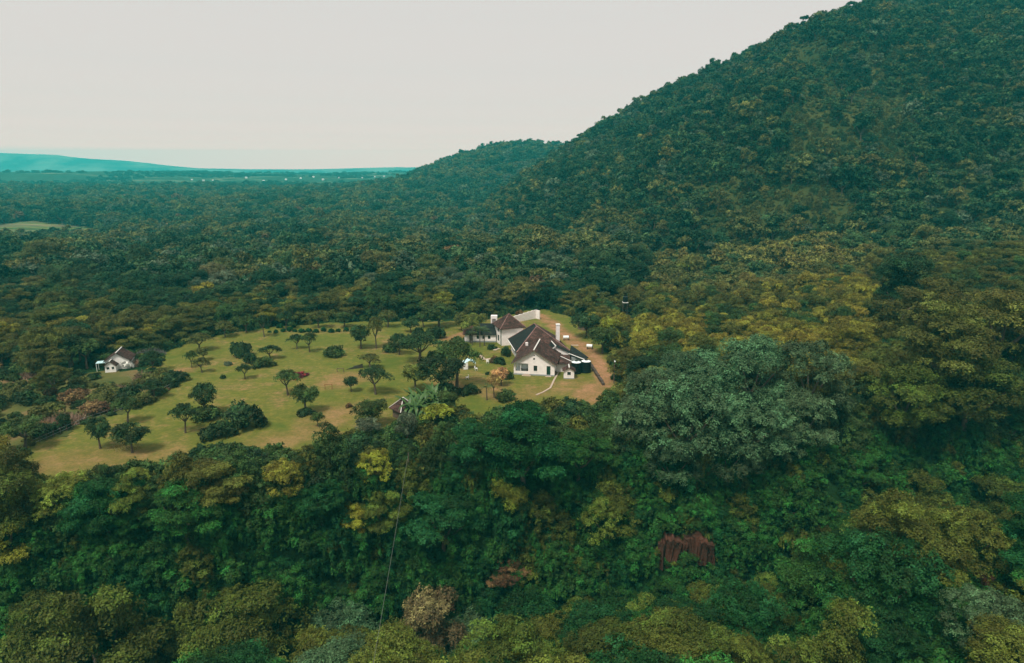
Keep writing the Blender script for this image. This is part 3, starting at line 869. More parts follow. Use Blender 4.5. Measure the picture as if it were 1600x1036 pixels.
# ---------------------------------------------------------------- lone trees on the lawn, one by one (foot px, foot py, crown width px, top py, kind, colour, label)
LTINT = dict(TINTS, **{'dark green': (.022, .046, .014), 'green': (.042, .072, .017), 'olive': (.075, .085, .020), 'grey-green': (.07, .09, .05), 'bright green': (.12, .15, .03)})
LT = [
 (207, 708, 52, 663, 'round', 'dark green', 'dense round dark tree at the near left end of the lawn'),
 (157, 702, 42, 653, 'round', 'dark green', 'round dark tree on a bare slanting trunk near the lawn\'s left corner'),
 (40, 702, 64, 660, 'umbrella', 'green', 'spreading green tree beyond the lawn\'s left corner by the fence'),
 (200, 662, 38, 625, 'umbrella', 'green', 'flat-topped tree with open forked branches in the left of the lawn'),
 (102, 673, 20, 647, 'round', 'dark green', 'small dark round tree beside the dry pink brush'),
 (290, 677, 40, 636, 'umbrella', 'dark green', 'dark tree on a thin trunk left of the tree clump'),
 (320, 650, 46, 600, 'round', 'dark green', 'tall loose dark tree rising from a clump of shrubs'),
 (241, 623, 36, 597, 'umbrella', 'dark green', 'flat dark tree standing alone at the lawn\'s left edge'),
 (300, 575, 19, 552, 'umbrella', 'green', 'small tree left of two others far along the lawn'),
 (316, 583, 24, 561, 'umbrella', 'olive', 'small flat olive tree nearest of three by the far fence'),
 (318, 564, 20, 543, 'round', 'olive', 'small roundish olive tree under the wide far tree'),
 (312, 549, 38, 530, 'umbrella', 'olive', 'wide low olive tree at the far left edge of the lawn'),
 (383, 593, 24, 572, 'umbrella', 'dark green', 'small forked dark tree in the open middle of the lawn'),
 (240, 582, 30, 553, 'umbrella', 'dark green', 'dark tree on two thin trunks beside the white cottage'),
 (110, 578, 52, 529, 'umbrella', 'dark green', 'large dark spreading tree left of the white cottage'),
 (136, 576, 50, 535, 'umbrella', 'green', 'large olive-topped tree just left of the white cottage'),
 (564, 546, 38, 508, 'round', 'dark green', 'tall dark heavy-crowned tree at the back of the lawn'),
 (588, 545, 30, 502, 'umbrella', 'olive', 'pale open-branched tree beside the dark heavy one at the back of the lawn'),
 (624, 555, 30, 526, 'umbrella', 'dark green', 'flat dark tree on one straight trunk beside a round bush'),
 (656, 568, 58, 529, 'umbrella', 'dark green', 'broad umbrella tree on a leaning trunk left of the house'),
 (579, 577, 33, 555, 'umbrella', 'olive', 'small grey-olive umbrella tree by the earth bank'),
 (587, 617, 46, 578, 'umbrella', 'dark green', 'dark oval-crowned tree alone in the middle of the lawn'),
 (549, 613, 21, 587, 'round', 'dark green', 'small round dark tree with a leaning trunk by the goal frames'),
 (649, 612, 45, 568, 'round', 'bright green', 'light yellow-green tree on a curved trunk above the banana plants'),
 (450, 618, 40, 583, 'umbrella', 'green', 'green tree in front of the red flowering bush'),
 (478, 645, 46, 600, 'round', 'green', 'irregular bright-edged tree with a shrub round its foot'),
 (497, 667, 20, 643, 'round', 'green', 'small upright tree at the lower edge of the lawn'),
 (484, 551, 25, 523, 'umbrella', 'green', 'slim tree, right one of a pair at the back of the lawn'),
 (464, 546, 24, 525, 'umbrella', 'dark green', 'slim tree, left one of a pair at the back of the lawn'),
 (423, 562, 32, 542, 'umbrella', 'dark green', 'low dark tree above a yellow-green shrub'),
 (642, 520, 26, 498, 'round', 'dark green', 'dark tree at the forest edge behind the lawn'),
 (686, 512, 50, 482, 'round', 'green', 'big green tree at the forest edge near the house drive'),
 (413, 527, 24, 496, 'umbrella', 'dark green', 'dark tree at the far edge of the lawn'),
 (714, 606, 62, 543, 'umbrella', 'green', 'wide-armed tree shading the pale tarpaulin'),
 (690, 618, 64, 556, 'round', 'dark green', 'large dark tree between the lawn and the house garden'),
 (580, 668, 50, 626, 'round', 'green', 'bushy green tree at the lower edge of the lawn beside the hut'),
 (576, 690, 42, 655, 'round', 'grey-green', 'greyish twiggy tree at the lawn\'s bottom edge'),
 (636, 698, 38, 646, 'round', 'grey-green', 'grey-green tree in front of the small hut'),
 (684, 672, 48, 637, 'umbrella', 'yellow-green', 'flat yellow-green tree below the banana plants'),
 (700, 655, 40, 612, 'round', 'green', 'green tree right behind the banana plants'),
 (941, 553, 44, 512, 'round', 'green', 'big round green tree at the right side of the yard'),
 (916, 528, 44, 488, 'round', 'dark green', 'dark tree at the back right of the yard'),
 (954, 540, 40, 497, 'round', 'yellow-green', 'yellow-green tree behind the right yard edge'),
 (742, 520, 36, 490, 'round', 'bright green', 'bright yellow-green tree behind the low wing of the house'),
  (722, 517, 30, 492, 'round', 'olive', 'olive tree at the end of the dirt drive'),
 (735, 537, 30, 503, 'umbrella', 'bright green', 'light green tree before the brown end of the low wing'),
 (352, 527, 30, 505, 'umbrella', 'olive', 'flat olive tree at the lawn\'s far left edge above the wide low one'),
 (385, 520, 28, 498, 'umbrella', 'green', 'green tree breaking the far lawn edge left of the small shrub row'),
 (447, 515, 26, 490, 'umbrella', 'dark green', 'dark tree behind the row of small shrubs, left one'),
 (498, 513, 30, 489, 'umbrella', 'olive', 'olive tree behind the row of small shrubs, middle one'),
 (538, 512, 30, 488, 'round', 'green', 'green tree behind the right end of the small shrub row'),
 (606, 512, 30, 488, 'umbrella', 'olive', 'olive flat tree at the far lawn edge behind the heavy dark tree'),
 (662, 512, 26, 490, 'umbrella', 'green', 'green flat tree at the far lawn edge left of the drive'),
]
LB = [  # low shrubs: centre foot px, py, width px, height px, colour, label
 (376, 557, 33, 28, 'dark green', 'dense dark tall shrub far along the lawn'),
 (391, 568, 22, 24, 'dark green', 'dark shrub beside the tall dense one'),
 (413, 573, 34, 17, 'green', 'low wide shrub with yellowish edge under the low tree'),
 (356, 571, 13, 8, 'grey-green', 'small bluish shrub alone on the lawn'),
 (348, 592, 9, 8, 'dark green', 'tiny dark shrub in the middle of the lawn'),
 (343, 683, 50, 27, 'dark green', 'low dark thicket near the lower lawn edge'),
 (380, 668, 62, 44, 'dark green', 'big dark shrub mass in the lower lawn'),
 (322, 655, 50, 24, 'green', 'shrub clump under the tall loose tree'),
 (523, 557, 33, 20, 'green', 'rounded green shrub alone at the back of the lawn'),
 (681, 529, 30, 22, 'dark green', 'domed dark shrub near the house drive'),
 (612, 550, 26, 18, 'green', 'smooth round bush beside the straight-trunked tree'),
 (640, 543, 30, 20, 'green', 'long bush behind the straight-trunked tree'),
 (655, 528, 22, 20, 'dark green', 'pointed dark bush behind the umbrella tree'),
 (676, 563, 22, 18, 'green', 'bush under the right side of the umbrella tree'),
 (478, 648, 28, 12, 'dark green', 'flat dark shrub round the foot of the irregular tree'),
 (735, 616, 30, 18, 'dark green', 'dark shrub below the pale tarpaulin'),
 (697, 620, 48, 24, 'dark green', 'dark shrub bed under the large garden tree'),
 (790, 626, 32, 20, 'green', 'broad leafy shrub in front of the white gable'),
 (781, 569, 20, 14, 'dark green', 'dark round bush beside the garden path'),
 (772, 567, 15, 13, 'rust-tinged', 'reddish-brown bush beside the dark round one'),
 (768, 546, 16, 10, 'dark green', 'bush at the foot of the arched tower window'),
 (791, 556, 19, 16, 'dark green', 'dark bush in the corner of the main roof'),
 (762, 586, 8, 7, 'dark green', 'tiny clipped bush on the garden grass'),
 (546, 637, 11, 9, 'rust-tinged', 'dead red-brown bush at the lower lawn'),
 (794, 593, 18, 22, 'green', 'bush at the left corner of the white gable'),
 (732, 533, 16, 10, 'dark green', 'bush at the left end of the low wing'),
 (696, 541, 10, 9, 'green', 'small bush beside the dirt drive'),
 (715, 536, 20, 12, 'green', 'shrub between the drive and low wing'),
 (866, 586, 9, 12, 'rust-tinged', 'reddish shrub by the right wall of the gable'),
 (812, 492, 14, 9, 'rust-tinged', 'brown bush before the long white wall'),
]
def foot(px, py):
    x, y = flat(px, py)
    for _ in range(4):
        x, y = flat(px, py, float(H(x, y)))
    return x, y, float(H(x, y))
for px, py, w, top, kind, col, lab in LT:
    x, y, z = foot(px, py)
    dep = y * CP - (z - CAM_Z) * SP
    R = w / F_PX * dep / 2
    # height that brings the top to the measured line
    d = ray(px, top); t = y / d[1]; h = CAM_Z + d[2] * t - z
    nat = {'umbrella': 1.72, 'round': 1.98}[kind] * R
    tn = LTINT[col]; j = random.uniform(.9, 1.15)
    tree(kind, x, y, R * 1.06, tuple(v * j for v in tn), lab, group='lone trees round the lawn', name='lawn_tree', z=z, sz=max(.75, min(1.7, h / nat)))
for px, py, w, hh, col, lab in LB:
    x, y, z = foot(px, py)
    dep = y * CP - (z - CAM_Z) * SP
    R = w / F_PX * dep / 2; h = hh / F_PX * dep
    tn = LTINT[col]
    tree('bush', x, y, R, tn, lab, cat='shrub', name='shrub', group='shrubs round lawn and house', z=z - .1, sz=max(.5, min(1.8, h / (1.05 * R))))
x, y, z = foot(467, 590)
tree('bush', x, y, 2.0, (.16, .02, .03), 'crimson flowering bush behind a green tree on the lawn', cat='shrub', name='shrub', z=z, sz=.7)
x, y, z = foot(449, 588)
tree('bush', x, y, 1.5, TINTS['olive'], 'olive bush left of the crimson flowering one', cat='shrub', name='shrub', z=z, sz=.9)
# row of clipped shrubs at the far edge of the lawn
for n_, (px, py) in enumerate(sorted([(421, 520), (431, 521), (443, 519), (453, 518), (461, 519), (471, 520), (482, 519), (494, 520), (506, 518), (518, 520), (529, 519), (541, 518), (552, 519), (418, 514), (438, 513), (459, 512)])):
    x, y, z = foot(px, py)
    tree('bush', x, y, random.uniform(.6, 1.1), TINTS['dark green'], 'leftmost small dark shrub in the row at the lawn\'s far edge' if n_ == 0 else f'{ORD[n_]} from left, small dark shrub in the row at the lawn\'s far edge',
         cat='shrub', name='shrub', group='row of small shrubs at the far lawn edge', z=z, sz=random.uniform(1.1, 1.7))

# shrubs in the scrub left of the lawn
n_s = 0
SX0, SY0 = np.array(SCRUBP).min(0); SX1, SY1 = np.array(SCRUBP).max(0)
placed = []
tries = 0
scrub_items = []
while n_s < 90 and tries < 4000:
    tries += 1
    x, y = random.uniform(SX0, SX1), random.uniform(SY0, SY1)
    if not in_poly(np.array([x]), np.array([y]), SCRUBP)[0]: continue
    R = random.choice((.9, 1.2, 1.6, 2.1, 2.6, 3.0))
    if any((x - a) ** 2 + (y - b) ** 2 < (.72 * (R + c)) ** 2 for a, b, c in placed): continue
    px, py, dep = project(x, y, float(H(x, y)) + R)
    if not (-40 < px < 300): continue
    if 150 < px < 215 and 540 < py < 592: continue
    placed.append((x, y, R)); n_s += 1
    scrub_items.append((float(px), float(py), x, y, R))
scrub_items.sort()
buck = {}
for n_, (px, py, x, y, R) in enumerate(scrub_items):
    u = random.random()
    col = 'dark green' if u < .38 else 'green' if u < .62 else 'olive' if u < .93 else 'rust-tinged'
    near = min((((px - a) / 1.5) ** 2 + (py - b) ** 2, l) for a, b, l in ((185, 590, 'below the white cottage'), (110, 660, 'by the long dry pink brush'), (20, 600, 'at the photo edge left of the cottage'), (20, 680, 'beyond the lawn\'s left corner'), (225, 615, 'along the fence below the cottage')))[1]
    buck.setdefault((col, 'large' if R > 1.9 else 'low', near), []).append((px, x, y, R))
for (col, szn, near), mem in buck.items():
  for n_, (px, x, y, R) in enumerate(sorted(mem)):
    pre = '' if len(mem) == 1 else 'leftmost ' if n_ == 0 else 'rightmost ' if n_ == len(mem) - 1 else f'{ORD[n_]} from left, '
    lab = f'{pre}{col} {szn} scrub bush {near}'
    tree('bush', x, y, R, LTINT[col], lab, cat='shrub', name='scrub_bush', group=f'{col} {szn} bushes in the scrub', sz=random.uniform(.75, 1.15))

# dry pinkish brush and grey bare thicket
def brush(name, px, py, w, hh, mat, label, n=420, seed=1):
    r = np.random.default_rng(seed)
    x, y, z = foot(px, py); dep = y * CP - (z - CAM_Z) * SP
    rx = w / F_PX * dep / 2; h = hh / F_PX * dep
    a = r.uniform(0, 6.28, n); q = np.sqrt(r.uniform(0, 1, n))
    bx, by = rx * q * np.cos(a), rx * .7 * q * np.sin(a)
    hgt = h * (1.05 - .55 * q * q) * r.uniform(.55, 1.1, n)
    lean = r.normal(size=(n, 2)) * .35
    th = r.uniform(0, 3.14, n); wx, wy = .10 * np.cos(th), .10 * np.sin(th)
    bz = H(x + bx, y + by) - z - .05
    b0 = np.stack([bx - wx, by - wy, bz], 1); b1 = np.stack([bx + wx, by + wy, bz], 1)
    tp = np.stack([bx + lean[:, 0] * hgt, by + lean[:, 1] * hgt, bz + hgt], 1)
    V = np.stack([b0, b1, tp], 1).reshape(-1, 3)
    o = link(name, np_mesh(name, V, np.arange(3 * n).reshape(n, 3), mat), None, (x, y, z))
    tag(o, label, 'brush')
brush('dry_brush', 100, 660, 66, 16, DRY, 'long pale pink patch of dry brush by the small dark tree', 900, 1)
brush('dry_brush', 224, 600, 26, 22, DRY, 'upright pink dry brush below the white cottage', 500, 2)
brush('dry_brush', 176, 612, 50, 11, DRY, 'reddish low dry brush amid the left scrub', 500, 3)
brush('dry_brush', 40, 590, 40, 9, DRY, 'reddish dry brush below the large dark tree', 400, 4)
brush('dry_brush', 210, 572, 22, 12, DRY, 'brownish dry brush against the cottage\'s right side', 400, 5)
brush('bare_thicket', 236, 556, 44, 13, plain('grey_twig', (.13, .12, .11), .3, 3), 'grey leafless thicket behind the twin-trunk tree', 900, 6)
k = NT('dry_grass', .95, .1); k.color((.30, .24, .10)); DRYG = k.m
brush('dry_grass_tuft', 300, 527, 46, 7, DRYG, 'straw-coloured tall grass at the far left lawn edge', 700, 7)
brush('dry_grass_tuft', 196, 700, 60, 4, DRYG, 'straw-coloured grass between the two near dark trees', 700, 8)

# banana plants
BANANA = NT('banana_leaf', .5, .3)
BANANA.color(BANANA.ramp(BANANA.noise(1.5, 3), [(.3, (.025, .07, .014)), (.7, (.06, .12, .025))])); BANANA = BANANA.m
def blade_mesh(name, L, W, arch, n=7):
    V, F = [], []
    for i in range(n):
        s = i / (n - 1); w = W * math.sin(math.pi * min(1, .12 + s * .86)) * .5
        out_ = L * s * math.cos(.9 - arch * s); up = L * s * math.sin(1.15 - arch * s * 1.1)
        V += [(-w, out_, up + w * .35), (0, out_, up), (w, out_, up + w * .35)]
    for i in range(n - 1):
        for j in range(2):
            a_ = i * 3 + j; F.append((a_, a_ + 1, a_ + 4, a_ + 3))
    return np_mesh(name, np.array(V), np.array(F), BANANA, smooth=True)
BL = [blade_mesh('banana_blade', 2.7, .75, .9), blade_mesh('banana_blade', 2.4, .7, 1.4), blade_mesh('banana_blade', 2.9, .6, .45)]
BST = tubes_mesh('banana_stem', [[(0, 0, -.3, .17), (0, 0, 1.0, .14), (.03, 0, 2.0, .1)]], BANANA, 6)
bp = [(636, 642), (646, 634), (655, 645), (664, 636), (672, 646), (680, 634), (688, 642), (697, 630), (650, 652), (668, 655), (640, 650), (684, 650), (660, 626), (676, 624)]
for n_, (px, py) in enumerate(sorted(bp)):
    x, y, z = foot(px, py + 6)
    o = empty('banana_plant', (x, y, z), random.uniform(0, 6.28), (1.0, 1.0, random.uniform(.95, 1.3)))
    tag(o, f'{ORD[n_] if n_ < 12 else ["second rightmost", "rightmost"][n_ - 12]}{" from left" if n_ < 12 else ""} banana plant with big upright leaves in the clump by the hut', 'banana plant', 'banana plants by the hut')
    link('stem', BST, o)
    for i in range(9):
        b = link('leaf', BL[i % 3], o); b.rotation_euler = (random.uniform(-.1, .15), 0, i * 2.4 + random.uniform(-.3, .3)); b.location = (0, 0, 1.5 + .06 * i)
# palms
PL = NT('palm_frond', .5, .3); PL.color((.055, .10, .03)); PL = PL.m
def frond_mesh(L, arch):
    V, F = [], []
    n = 12
    for i in range(1, n):
        s = i / n; c = np.array([0, L * s * math.cos(.5 * s), L * (.55 * s - arch * s * s)])
        for sg in (-1, 1):
            ll = L * .26 * math.sin(math.pi * (.15 + .8 * s))
            b = len(V)
            V += [tuple(c), tuple(c + (sg * ll * .5, .12 * L * .5, -.02)), tuple(c + (sg * ll, .16 * L, -ll * .35)), tuple(c + (sg * ll * .5, .04 * L, -.06))]
            F.append((b, b + 1, b + 2, b + 3))
    return np_mesh('frond', np.array(V), np.array(F), PL)
FM = [frond_mesh(1.8, .6), frond_mesh(1.9, .95)]
def palm(px, py, h, label, s=1.0, n=11):
    x, y, z = foot(px, py); o = empty('palm_tree', (x, y, z), random.uniform(0, 6)); tag(o, label, 'palm', None)
    link('trunk', tubes_mesh('palm_trunk', [[(0, 0, -.4, .16), (.05, 0, h * .5, .11), (.08, .03, h, .09)]], BARK, 7), o)
    for i in range(n):
        f_ = link('frond', FM[i % 2], o, (.08, .03, h)); f_.rotation_euler = (random.uniform(-.15, .3), 0, i * 2.4); f_.scale = (s, s, s)
palm(761, 626, 2.9, 'small palm with drooping fronds below the garden', .95)
palm(750, 543, 5.2, 'tall palm in front of the low wing\'s brown roof', 1.35, 14)
palm(757, 541, 4.2, 'palm between the tall one and the tower', 1.2, 12)
palm(738, 540, 3.4, 'short palm at the left end of the low wing', 1.1, 11)
# peach flowering tree beside the gable
x, y, z = foot(772, 622)
tree('umbrella', x, y, 1.9, (.30, .22, .07), 'slender yellow tree on a tall thin trunk beside the small palm', group=None, name='garden_tree', z=z, sz=1.5)
x, y, z = foot(783, 604)
tree('round', x, y, 2.3, (.42, .25, .11), 'peach-yellow flowering tree at the left corner of the white gable', name='garden_tree', z=z, sz=1.0)

# mounds smothered in creepers on the ravine wall
for n_, (px, py, w, lab) in enumerate(((985, 868, 66, 'creeper-smothered mound left of the red rock cliff'), (1150, 846, 80, 'creeper-smothered mound right of the red rock cliff'), (1235, 800, 84, 'tall mound draped in creepers up the slope to the right of the red rock'), (1070, 905, 60, 'creeper-covered mound directly below the red rock cliff'))):
    d = ray(px, py); ts = np.arange(60, 170, .5)
    hit = np.nonzero(CAM_Z + d[2] * ts - H(d[0] * ts, d[1] * ts) - .7 * w / F_PX * ts / 2 < 0)[0]; t = float(ts[hit[0]])
    tree('creeper', d[0] * t, d[1] * t, w / F_PX * t / 2, TINTS['green'], lab, cat='creeper mound', name='creeper_mound', var=n_, sz=1.1)
taken = set(chosen)
rows = []; used = {}
key_ids = {}
for n_, (key, cm, tm, Rm) in enumerate(SRC):
    if cm.name in FIRST: key_ids.setdefault(key, []).append((n_, cm, tm, Rm))
for i, t in enumerate(FT):
    if i in taken: continue
    x, y, z, R = t[:4]
    kind = t[4]
    if y > 240:
        kind = 'far_' + kind if 'far_' + kind in STOCK else kind
    opts = key_ids.get(kind) or key_ids['far_ragged' if y > 240 else 'ragged']
    n_, cm, tm, Rm = opts[int(rng.integers(len(opts)))]
    used[n_] = (cm, tm)
    tn = tint_of(t); j = rng.uniform(.8, 1.22); jj = rng.uniform(.92, 1.1)
    rows.append((x, y, z, R / Rm, rng.uniform(0, 6.28), n_, tn[0] * j * jj, tn[1] * j, tn[2] * j, rng.uniform(.85, 1.15) * (1 if y < 1700 else .7)))
forest_rows, forest_used = rows, used
scatter_object('forest', rows, 'continuous forest of many trees covering the plain, hill and ravine',
               {n_: [FIRST[cm.name]] + ([FIRST[tm.name]] if tm.name in FIRST else []) for n_, (cm, tm) in used.items()})
# ---------------------------------------------------------------- houses
class MB:
    """collects boxes, prisms and free polygons and links them as one mesh"""
    def __init__(s, fr=None): s.v = []; s.f = []; s.fr = fr
    def T(s, p):
        return s.fr(p) if s.fr else tuple(p)
    def poly(s, pts):
        b = len(s.v); s.v += [s.T(p) for p in pts]; s.f.append(tuple(range(b, b + len(pts)))); return s
    def box(s, x0, x1, y0, y1, z0, z1):
        c = [(x0, y0, z0), (x1, y0, z0), (x1, y1, z0), (x0, y1, z0), (x0, y0, z1), (x1, y0, z1), (x1, y1, z1), (x0, y1, z1)]
        b = len(s.v); s.v += [s.T(p) for p in c]
        s.f += [tuple(b + i for i in q) for q in ((3, 2, 1, 0), (4, 5, 6, 7), (0, 1, 5, 4), (1, 2, 6, 5), (2, 3, 7, 6), (3, 0, 4, 7))]; return s
    def slab(s, pts, t):
        """polygon (anticlockwise from above) thickened downwards by t"""
        n = len(pts); b = len(s.v)
        s.v += [s.T(p) for p in pts] + [s.T((p[0], p[1], p[2] - t)) for p in pts]
        s.f.append(tuple(b + i for i in range(n))); s.f.append(tuple(b + n + i for i in reversed(range(n))))
        for i in range(n):
            j = (i + 1) % n; s.f.append((b + i, b + n + i, b + n + j, b + j))
        return s
    def bar(s, p, q, w, h=None):
        p, q = Vector(p), Vector(q); d = (q - p).normalized(); a = d.cross(Vector((0, 0, 1)))
        a = a.normalized() if a.length > 1e-3 else Vector((1, 0, 0)); u = a.cross(d).normalized(); h = h or w
        c = []
        for e_ in (p, q):
            for sa, su in ((-1, -1), (1, -1), (1, 1), (-1, 1)): c.append(e_ + a * sa * w / 2 + u * su * h / 2)
        b = len(s.v); s.v += [s.T(tuple(x)) for x in c]
        s.f += [tuple(b + i for i in q_) for q_ in ((3, 2, 1, 0), (4, 5, 6, 7), (0, 1, 5, 4), (1, 2, 6, 5), (2, 3, 7, 6), (3, 0, 4, 7))]; return s
    def cyl(s, cx, cy_, z0, z1, r0, r1=None, n=14):
        r1 = r0 if r1 is None else r1
        b = len(s.v)
        for z, r in ((z0, r0), (z1, r1)):
            s.v += [s.T((cx + r * math.cos(6.2832 * i / n), cy_ + r * math.sin(6.2832 * i / n), z)) for i in range(n)]
        s.f.append(tuple(b + n + i for i in range(n))); s.f.append(tuple(b + i for i in reversed(range(n))))
        for i in range(n):
            j = (i + 1) % n; s.f.append((b + i, b + j, b + n + j, b + n + i))
        return s
    def build(s, name, mat, parent=None, loc=None):
        me = bpy.data.meshes.new(name); me.from_pydata(s.v, [], s.f); me.materials.append(mat); me.update()
        bm = bmesh.new(); bm.from_mesh(me); bmesh.ops.recalc_face_normals(bm, faces=bm.faces); bm.to_mesh(me); bm.free()
        return link(name, me, parent, loc)

def frame_at(ox, oy, oz, yaw):
    c, s_ = math.cos(yaw), math.sin(yaw)
    return lambda p: (ox + p[0] * c - p[1] * s_, oy + p[0] * s_ + p[1] * c, oz + p[2])

def wall_with_holes(mb, x0, x1, y0, y1, z0, z1, holes):
    """wall along x, thickness y0..y1, holes (hx0, hx1, hz0, hz1)"""
    xs = sorted({x0, x1, *[h[0] for h in holes], *[h[1] for h in holes]})
    for a_, b_ in zip(xs[:-1], xs[1:]):
        spans = sorted((h[2], h[3]) for h in holes if h[0] <= a_ + 1e-6 and h[1] >= b_ - 1e-6)
        z = z0
        for lo, hi in spans:
            if lo > z + 1e-6: mb.box(a_, b_, y0, y1, z, lo)
            z = hi
        if z1 > z + 1e-6: mb.box(a_, b_, y0, y1, z, z1)
    return mb

def window(fr, parent, x0, x1, z0, z1, y=0.0, bars=2, name='window'):
    f_ = MB(fr); t = .07
    f_.box(x0, x0 + t, y + .03, y + .1, z0, z1).box(x1 - t, x1, y + .03, y + .1, z0, z1).box(x0 + t, x1 - t, y + .03, y + .1, z0, z0 + t).box(x0 + t, x1 - t, y + .03, y + .1, z1 - t, z1)
    for i in range(1, bars):
        xm = x0 + (x1 - x0) * i / bars; f_.box(xm - .02, xm + .02, y + .04, y + .09, z0 + t, z1 - t)
    zm = z0 + (z1 - z0) * .55
    o = f_.build(name, FRAME, parent)
    MB(fr).box(x0 + t, x1 - t, y + .055, y + .065, z0 + t, z1 - t).build('pane', GLASS, o)
    MB(fr).box(x0 - .08, x1 + .08, y - .06, y + .028, z0 - .1, z0 - .005).build('sill', WHITE2, o)
    return o

HOUSE = empty('house', (5, 158, 0))
tag(HOUSE, 'white country house with brown tiled roofs, square tower and tall chimney', 'house')
hx = lambda fr: (lambda p: tuple(a_ - b_ for a_, b_ in zip(fr(p), (5, 158, 0))))

# --- front gable wing
FA = hx(frame_at(.42, 151.1, 0, math.radians(-10)))
W, L, HE, HR = 9.4, 11.0, 3.15, 6.1
m = MB(FA)
wall_with_holes(m, 0, W, 0, .25, .42, HE, [(.35, 3.35, .95, 2.85), (4.6, 5.45, 1.15, 2.45), (7.6, 8.5, .42, 2.5)])
m.poly([(0, 0, HE), (W, 0, HE), (W / 2, 0, HR)]).poly([(W, .25, HE), (0, .25, HE), (W / 2, .25, HR)])
m.box(W - .25, W, .25, L, .42, HE)
m.box(0, .25, 3.2, L, .42, HE).box(0, .25, .25, 3.2, .42, .95).box(0, .25, .25, .5, .95, HE).box(.25, 3.4, 3.2, 3.4, .42, HE).box(3.4, 3.6, .25, 3.4, .42, HE)
m.build('wall', WHITE, HOUSE)
MB(FA).box(-.06, W + .06, -.06, L, -.5, .42).build('plinth', GREYP, HOUSE)
MB(FA).box(2.0, 4.0, -.9, -.07, -.3, .2).box(2.3, 3.7, -.55, -.07, .2, .38).build('front_step', PATH, HOUSE)
MB(FA).box(7.4, 8.7, -.7, -.07, -.3, .16).build('door_step', PATH, HOUSE)
window(FA, HOUSE, 4.6, 5.45, 1.15, 2.45)
d_ = MB(FA).box(7.6, 8.5, .10, .16, .42, 2.5).build('door', DARKG, HOUSE)
MB(FA).box(8.36, 8.42, .05, .098, 1.35, 1.5).build('handle', STEEL, d_)
MB(FA).box(7.66, 8.02, .08, .097, .6, 1.4).box(8.08, 8.34, .08, .097, .6, 1.25).box(7.66, 8.44, .08, .097, 1.6, 2.4).build('door_panel', DARKG, d_)
v_ = MB(FA)
n = 12
v_.poly([(W / 2 + .24 * math.cos(6.283 * i / n), -.012, 4.05 + .24 * math.sin(6.283 * i / n)) for i in range(n)]).build('round_vent', FRAME, HOUSE)
MB(FA).poly([(W / 2 - .13, -.012, 4.75), (W / 2 + .13, -.012, 4.75), (W / 2, -.012, 5.1)]).build('gable_vent', FRAME, HOUSE)
ov = .55
sl = (HR - HE) / (W / 2)
def gable_roof(fr, parent, W, y0, y1, HE, HR, ov, mat, t=.16, cap=True):
    sl = (HR - HE) / (W / 2)
    r = MB(fr)
    r.slab([(-ov, y0, HE - ov * sl + t), (W / 2, y0, HR + t), (W / 2, y1, HR + t), (-ov, y1, HE - ov * sl + t)], t)
    r.slab([(W / 2, y0, HR + t), (W + ov, y0, HE - ov * sl + t), (W + ov, y1, HE - ov * sl + t), (W / 2, y1, HR + t)], t)
    o = r.build('roof', mat, parent)
    if cap: MB(fr).bar((W / 2, y0 - .02, HR + t + .05), (W / 2, y1, HR + t + .05), .26, .14).build('ridge_cap', TRIM, o)
    # tile courses: raised battens across each slope, seen as faint lines
    c = MB(fr)
    k_ = int(W / 2 / .6)
    for i in range(1, k_ + 1):
        s_ = i / (k_ + .4)
        for side in (-1, 1):
            xx = W / 2 + side * s_ * (W / 2 + ov); zz = HR + t - s_ * (W / 2 + ov) * sl
            c.bar((xx, y0 + .03, zz + .015), (xx, y1 - .03, zz + .015), .10, .035)
    c.build('tile_course', mat, o)
    return o
RA = gable_roof(FA, HOUSE, W, -.6, L - 1.2, HE, HR, ov, TILE_R)
b_ = MB(FA)
for sgn, xa in ((-1, -ov), (1, W + ov)):
    b_.bar((xa, -.63, HE - ov * sl), (W / 2 + sgn * .02, -.63, HR + .03), .05, .2)
b_.build('barge_board', WOOD, RA)
MB(FA).box(.3, 3.35, .25, 3.18, .35, .44).build('veranda_floor', PATH, HOUSE)
MB(FA).box(1.5, 1.62, .27, .34, .98, 2.9).build('veranda_post', WHITE2, HOUSE)
MB(FA).box(.3, 3.38, 1.5, 1.6, .45, 2.9).build('veranda_wall', plain('pale_blue_wall', (.72, .80, .80), .1, 2), HOUSE)

# table and chairs on the veranda
tb = FA((2.4, .85, .44)); ty_ = empty('veranda_table', (tb[0] + 5, tb[1] + 158, tb[2]), -.17); tag(ty_, 'dark table on the open veranda of the white gable', 'table')
MB().box(-.55, .55, -.4, .4, .68, .75).build('tabletop', FRAME, ty_)
for sx in (-.48, .48):
    for sy in (-.33, .33): MB().box(sx - .04, sx + .04, sy - .04, sy + .04, 0, .68).build('leg', FRAME, ty_)
for xx_0, side in ((1.55, 'left'), (3.0, 'right')):
    tb = FA((xx_0, .9, .44)); c = empty('veranda_chair', (tb[0] + 5, tb[1] + 158, tb[2]), -.17); tag(c, f'dark chair on the veranda, {side} of the table', 'chair', 'veranda chairs')
    MB().box(-.22, .22, -.22, .22, .4, .46).build('seat', FRAME, c); MB().box(-.22, .22, .18, .22, .46, .95).build('backrest', FRAME, c)
    for sx in (-.2, .2):
        for sy in (-.2, .16): MB().box(sx - .03, sx + .03, sy - .02, sy + .02, 0, .4).build('leg', FRAME, c)

